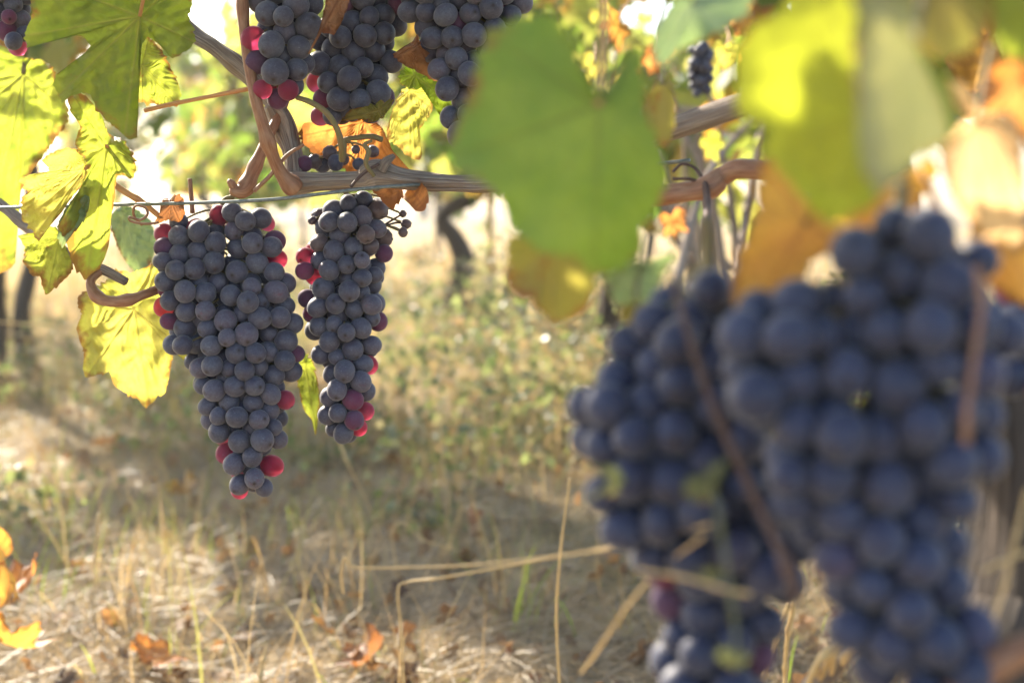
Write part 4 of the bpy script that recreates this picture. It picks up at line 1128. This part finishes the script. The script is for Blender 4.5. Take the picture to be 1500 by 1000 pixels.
tube('shoot', pp([(1430, 390, 0.4), (1438, 440, 0.4), (1428, 520, 0.395), (1418, 590, 0.39), (1415, 650, 0.39)]), np.array([5.5, 5.5, 5, 5, 6.5]) * 0.00019, M['shoot'], vine_b, n=40, k=10)
tube('shoot', pp([(1350, 250, 0.46), (1372, 300, 0.455), (1392, 350, 0.45), (1420, 395, 0.45), (1440, 410, 0.45)]), np.array([5, 6, 6, 9, 5]) * 0.00021, M['petiole'], vine_b, n=30, k=8, nodes=((0.8, 0.5),))
tube('tendril', pp([(985, 252, 0.84), (1000, 240, 0.84), (1020, 248, 0.84), (1030, 268, 0.83), (1010, 262, 0.83), (985, 262, 0.83)]), 0.001, M['dark_shoot'], vine_b, n=40, k=6)
tube('branch', pp([(1170, 1040, 0.72), (1215, 975, 0.71), (1260, 930, 0.7), (1330, 905, 0.69), (1420, 900, 0.67), (1500, 860, 0.64)]), np.array([20, 22, 24, 30, 40, 50]) * 0.0003, M['old_wood'], vine_b, n=60, k=18, rough=0.2, ridge=0.14, seed=21)
tube('branch', pp([(1350, 1060, 0.42), (1420, 1000, 0.42), (1480, 960, 0.42), (1560, 930, 0.42)]), np.array([20, 24, 22, 20]) * 0.0002, M['shoot'], vine_b, n=40, k=14, rough=0.15, ridge=0.1, seed=22)
rb = np.random.default_rng(71)
tubes('loose_bark', [(pp([(1180 + 12 * q + rb.normal() * 8, 1010 - 9 * q + rb.normal() * 8, 0.69), (1200 + 12 * q + rb.normal() * 12, 970 - 9 * q + rb.normal() * 10, 0.68), (1235 + 11 * q + rb.normal() * 16, 935 - 8 * q + rb.normal() * 14, 0.68)]), [0.0012, 0.0016, 0.0008], dict(n=12, k=6, rough=0.2)) for q in range(13)], M['straw_stalk'], vine_b)
c, s_ = shade_leaves(150, -0.25, 0.5, 0.5, 1.15, 0.62, 1.2, 44, 0.05)
V, F = leaf_cards(c, s_, r)
adopt(origin_to(mesh_np('foliage', V, F, M['foliage'], smooth=False), c.mean(0)), vine_b)  # likewise unseen, added to keep sun off the near leaves and bunches

# twigs and bare shoots tangled behind the right cane, standing in the next row
far_tw = thing('dead_vine', 'tangle of bare grey twigs behind the blurred right cane', 'vine', G(1060, 470))
r = np.random.default_rng(61)
specs = []
for q in range(16):
    a = P(1060 + r.normal() * 30, 440 + r.normal() * 30, 2.9 + r.normal() * 0.2)
    b = P(1050 + r.normal() * 70, 200 + r.normal() * 50, 2.9 + r.normal() * 0.25)
    specs.append(([a, (a + b) / 2 + r.normal(size=3) * 0.04, b], [0.011, 0.008, 0.005], dict(n=16, k=7, rough=0.1)))
specs.append(([G(1060, 470), P(1060, 445, 2.9)], [0.03, 0.02], dict(n=8, k=8)))
tubes('twigs', specs, M['old_wood'], far_tw)

for q, (px, py, dd, mt, lab) in enumerate([(905, 40, 1.7, 'leaf_ochre', 'small ochre leaf left of the far small bunch'), (868, 95, 2.2, 'leaf_yellow', 'small yellow leaf at the notch of the broad green leaf'), (960, 85, 2.0, 'leaf_orange', 'small rusty leaf between the grey green leaf and the broad one'),
                                      (1062, 75, 1.8, 'leaf_yellow', 'pale yellow leaf right of the far small bunch'), (1085, 25, 1.6, 'leaf_ochre', 'ochre leaf high beside the glowing near leaf'), (1040, 210, 2.1, 'leaf_lime', 'lime leaf just under the end of the blurred cane'),
                                      (985, 325, 1.9, 'leaf_orange', 'dry leaf under the brown arm of the right vine'), (880, 20, 2.0, 'leaf_yellow', 'yellow leaf at the top edge over the broad green leaf')]):
    rq = np.random.default_rng(400 + q)
    sz = 62 / dd
    an = np.radians([0, 25, 48, 75, 110, 150, 180, 210, 250, 285, 312, 335])
    rr_ = np.array([1, .62, .9, .6, .75, .55, .2, .55, .75, .6, .9, .62]) * sz * (0.8 + 0.4 * rq.random(12))
    tw = rq.uniform(-0.8, 0.8)
    vine_leaf(lab, [(px + r_ * math.sin(a + tw) * 0.8, py + r_ * math.cos(a + tw)) for a, r_ in zip(an, rr_)], (px, py - sz * 0.05), dd, mt, tilt=(rq.normal() * .5, rq.normal() * .5), wave=0.006, na=140, nr=16, group='leaves behind the blurred cane',
              petiole=[(px + 6, py - sz * 0.6, dd + 0.03), (px + rq.normal() * 12, py - sz * 1.1, dd + 0.05)])
post = tube('trellis_stake', [G(722, 478), P(720, 380, 5.2), P(716, 250, 5.2), P(714, 200, 5.2)], 0.013, M['straw_stalk'], None, n=20, k=10)
tag(origin_to(post, G(722, 478)), 'slim grey metal stake beside the far forked vine trunk', 'stake')

# ------------------------------------------------------------------ stalks and fallen leaves
def stalk(label, pts, rad, mat='straw_stalk', name='dry_stalk', cat='stalk', group='dry grass stalks', leaves=None):
    w = pp(pts)
    o = tube(name if leaves is None else 'stalk', w, np.asarray(rad) * 0.42 if np.ndim(rad) else rad * 0.42, M[mat], None, n=70, k=8, rough=0.12, nodes=((0.33, 0.5), (0.68, 0.5)), seed=len(label))
    origin_to(o, w[0])
    if leaves is None:
        return tag(o, label, cat, group)
    t = thing(name, label, cat, w[0], group)
    o.parent = t; o.location = (0, 0, 0)
    for (pts_, b_, d_, mt) in leaves:
        lf = leaf_blade('leaf', pts_, b_, d_, M[mt], na=120, nr=14, tilt=(0.3, 0.3), wave=0.003, teeth=0.4, seed=len(pts_))
        adopt(lf, t)
    return t


stalk('long pale straw lying almost level with a bright bent end', [(503, 868, 0.74), (500, 838, 0.73), (506, 816, 0.72), (520, 830, 0.72), (600, 830, 0.7), (700, 826, 0.66), (830, 812, 0.6), (930, 795, 0.54), (1040, 768, 0.45)], [.0012, .0013, .0013, .0012, .0011, .0011, .001, .001, .001])
stalk('bent straw rising from the ground and leaning right', [(592, 1010, 0.75), (588, 930, 0.74), (583, 865, 0.73), (596, 852, 0.73), (650, 845, 0.72), (760, 825, 0.69), (860, 808, 0.65), (960, 800, 0.6)], [.0013, .0013, .0014, .0013, .0013, .0012, .001, .001])
stalk('stout straw pointing down left from the lowest near bunch', [(850, 985, 0.62), (870, 960, 0.6), (910, 900, 0.55), (960, 840, 0.5), (1030, 785, 0.45)], [.0015, .0022, .0013, .0012, .0011])
stalk('short pale straw across the lowest near bunch', [(935, 835, 0.44), (1000, 845, 0.435), (1060, 862, 0.43), (1100, 870, 0.43)], [.001, .0013, .0014, .0018])
stalk('upright blurred straw left of the left near bunch', [(820, 1010, 0.8), (815, 900, 0.78), (822, 800, 0.76), (835, 700, 0.75)], [.0018, .0018, .0016, .0014])
stalk('first of two orange straws standing under the near bunches', [(1150, 1030, 0.8), (1152, 950, 0.79), (1162, 890, 0.78), (1166, 870, 0.78)], [.003, .003, .003, .002])
stalk('slanting orange straw beside the upright one under the near bunches', [(1105, 1040, 0.8), (1130, 960, 0.79), (1155, 885, 0.78)], [.003, .003, .003])
stalk('jointed brown straw rising by the dark trunk', [(1450, 920, 0.47), (1470, 860, 0.47), (1485, 800, 0.47), (1505, 715, 0.47)], [.0016, .002, .0018, .0016])
stalk('pale straw crossing the jointed one by the dark trunk', [(1440, 835, 0.46), (1470, 822, 0.46), (1520, 800, 0.46)], [.0018, .0016, .0014])
stalk('tall arched yellow straw between the main and the narrow bunch', [(560, 790, 2.2), (535, 730, 2.15), (510, 680, 2.1), (495, 640, 2.1)], [.002, .0025, .004, .006])
stalk('hooped straw in the middle of the alley', [(580, 830, 1.9), (575, 780, 1.9), (590, 765, 1.9), (620, 790, 1.9), (670, 805, 1.9)], .002)
stalk('upright dry grass head in the lower left', [(140, 950, 1.75), (138, 880, 1.75), (140, 800, 1.75), (145, 752, 1.75)], [.002, .002, .004, .005])
stalk('seed head standing at the bottom edge', [(380, 1010, 1.55), (383, 980, 1.55), (390, 945, 1.55)], [.0025, .006, .0025])
stalk('faint horizontal straw at the left edge', [(-40, 468, 0.6), (30, 474, 0.6), (80, 476, 0.61), (125, 492, 0.62)], [.0008, .0009, .0009, .0006])
stalk('grey green weed sprig in front of the left near bunch', [(1080, 980, 0.4), (1075, 900, 0.4), (1060, 800, 0.4), (1048, 730, 0.4), (1038, 680, 0.4)], [.001, .0013, .0014, .0013, .001], 'green_stalk', 'weed', 'weed', None,
      [([(1000, 720), (1010, 700), (1035, 692), (1058, 672), (1065, 680), (1050, 705), (1045, 730), (1020, 735)], (1040, 705), 0.4, 'leaf_dull'), ([(1050, 960), (1060, 948), (1090, 955), (1092, 975), (1070, 980)], (1080, 965), 0.4, 'leaf_dull'), ([(1020, 838), (1050, 832), (1062, 842), (1040, 850)], (1058, 840), 0.4, 'leaf_dull')])
stalk('small green weed tip in front of the leftmost near grapes', [(850, 735, 0.44), (880, 722, 0.44), (900, 700, 0.44), (905, 690, 0.44)], .001, 'green_stalk', 'weed', 'weed', None,
      [([(870, 690), (885, 680), (910, 690), (908, 715), (890, 726), (868, 720), (888, 712), (890, 698)], (902, 704), 0.44, 'leaf_dull')])


def fallen(label, px, py, size, mat, seed, lift=0.012, up=0.35, dist=None):
    """a dry leaf lying on the litter, curled"""
    r = np.random.default_rng(seed)
    g = G(px, py) if dist is None else P(px, py, np.array(dist))
    a = np.linspace(0, 2 * math.pi, 96, endpoint=False)
    rr = np.interp(a, np.r_[LA, 2 * math.pi], np.r_[LR, LR[0]]) * (1 + 0.05 * np.sign(np.sin(a * 24)) * np.abs(np.sin(a * 24)))
    ts = np.linspace(0, 1, 13)[1:]
    T_, A_ = np.meshgrid(ts, a, indexing='ij')
    R_ = T_ * np.interp(A_, a, rr)
    X, Y = R_ * np.sin(A_), R_ * np.cos(A_)
    cu = r.uniform(0.3, 0.9)
    Z = cu * (X ** 2 * r.uniform(0.4, 1.2) + Y ** 2 * r.uniform(0.1, 0.8)) + 0.10 * np.sin(3 * A_ + r.random() * 6) * T_ ** 2 + 0.1 * vnoise(np.column_stack([X.ravel(), Y.ravel()]) * 1.5, seed).reshape(X.shape) * T_
    L = np.stack([X, Y, Z], -1).reshape(-1, 3) * size
    L = np.vstack([(0, 0, 0), L])
    e = Matrix.Rotation(r.uniform(0, 6.28), 3, 'Z') @ Matrix.Rotation(r.normal() * up, 3, 'X') @ Matrix.Rotation(r.normal() * up, 3, 'Y')
    L = L @ np.array(e).T
    L[:, 2] -= L[:, 2].min()
    V = L + g + (0, 0, lift)
    idx = 1 + np.arange(12 * 96).reshape(12, 96)
    F = np.stack([idx[:-1], idx[1:], np.roll(idx[1:], -1, 1), np.roll(idx[:-1], -1, 1)], -1).reshape(-1, 4)
    T3 = np.column_stack([np.zeros(96, int), idx[0], np.roll(idx[0], -1)])
    dv = np.abs(np.sin(A_ * 2.5)) * R_ * size
    vein = np.exp(-(dv / 0.0012) ** 2)
    o = mesh_np('fallen_leaf', V, [F, T3], M[mat], attrs={'vein': np.r_[1, vein.ravel()], 'edge': np.r_[0, T_.ravel()]})
    origin_to(o, V[0])
    return tag(o, label, 'leaf', 'fallen vine leaves on the ground')


fallen('bright orange yellow leaf standing up at the lower left edge', 10, 915, 0.062, 'leaf_amber', 3, dist=1.45, up=0.9)
fallen('orange leaf under the bright one at the lower left edge', 12, 968, 0.05, 'leaf_amber', 4, dist=1.47, up=0.8)
fallen('rusty leaf rising behind the bright one at the lower left edge', 32, 880, 0.04, 'leaf_orange', 5, dist=1.6, up=0.9)
fallen('dull orange leaf lying at the bottom edge below the main bunch', 226, 990, 0.045, 'leaf_orange', 6)
fallen('curled pinkish brown leaf lying at the bottom below the narrow bunch', 548, 985, 0.045, 'leaf_brown', 7, up=0.8)
fallen('small red orange leaf among the weeds under the yellow leaf', 262, 588, 0.06, 'leaf_orange', 8)
fallen('rusty leaf in the weeds far left of the main bunch', 152, 660, 0.05, 'leaf_orange', 9)
fallen('orange leaf in the weeds below the narrow bunch', 640, 622, 0.045, 'leaf_ochre', 10)
fallen('brown red leaf high among the weeds below the broad green leaf', 832, 495, 0.09, 'leaf_orange', 11)
fallen('brown leaf in the weeds left of the left near bunch', 800, 610, 0.06, 'leaf_brown', 12)
fallen('dry brown leaf in the straw in the middle of the alley', 690, 800, 0.04, 'leaf_brown', 13, up=0.7)
fallen('reddish leaf on sunlit soil by the far forked trunk', 612, 380, 0.12, 'leaf_orange', 14)
fallen('ochre leaf in the grass left of the tip of the main bunch', 268, 730, 0.045, 'leaf_ochre', 15, up=0.8)

# ------------------------------------------------------------------ thin scattering box added to imitate lens flare
bx = [(-70, -4, -1.5), (70, -4, -1.5), (70, 75, -1.5), (-70, 75, -1.5), (-70, -4, 9), (70, -4, 9), (70, 75, 9), (-70, 75, 9)]
n = N('flare_veil')
vol = n.n('VolumePrincipled')
vol.inputs['Color'].default_value = (0.95, 0.93, 0.9, 1)
vol.inputs['Density'].default_value = 0.0035
vol.inputs['Anisotropy'].default_value = 0.6
n.t.links.new(vol.outputs[0], n.out.inputs['Volume'])
tag(mesh_np('flare_haze', np.array(bx, float), np.array([(0, 3, 2, 1), (4, 5, 6, 7), (0, 1, 5, 4), (1, 2, 6, 5), (2, 3, 7, 6), (3, 0, 4, 7)]), n.m, smooth=False), 'thin veil added to imitate lens flare', kind='stuff')
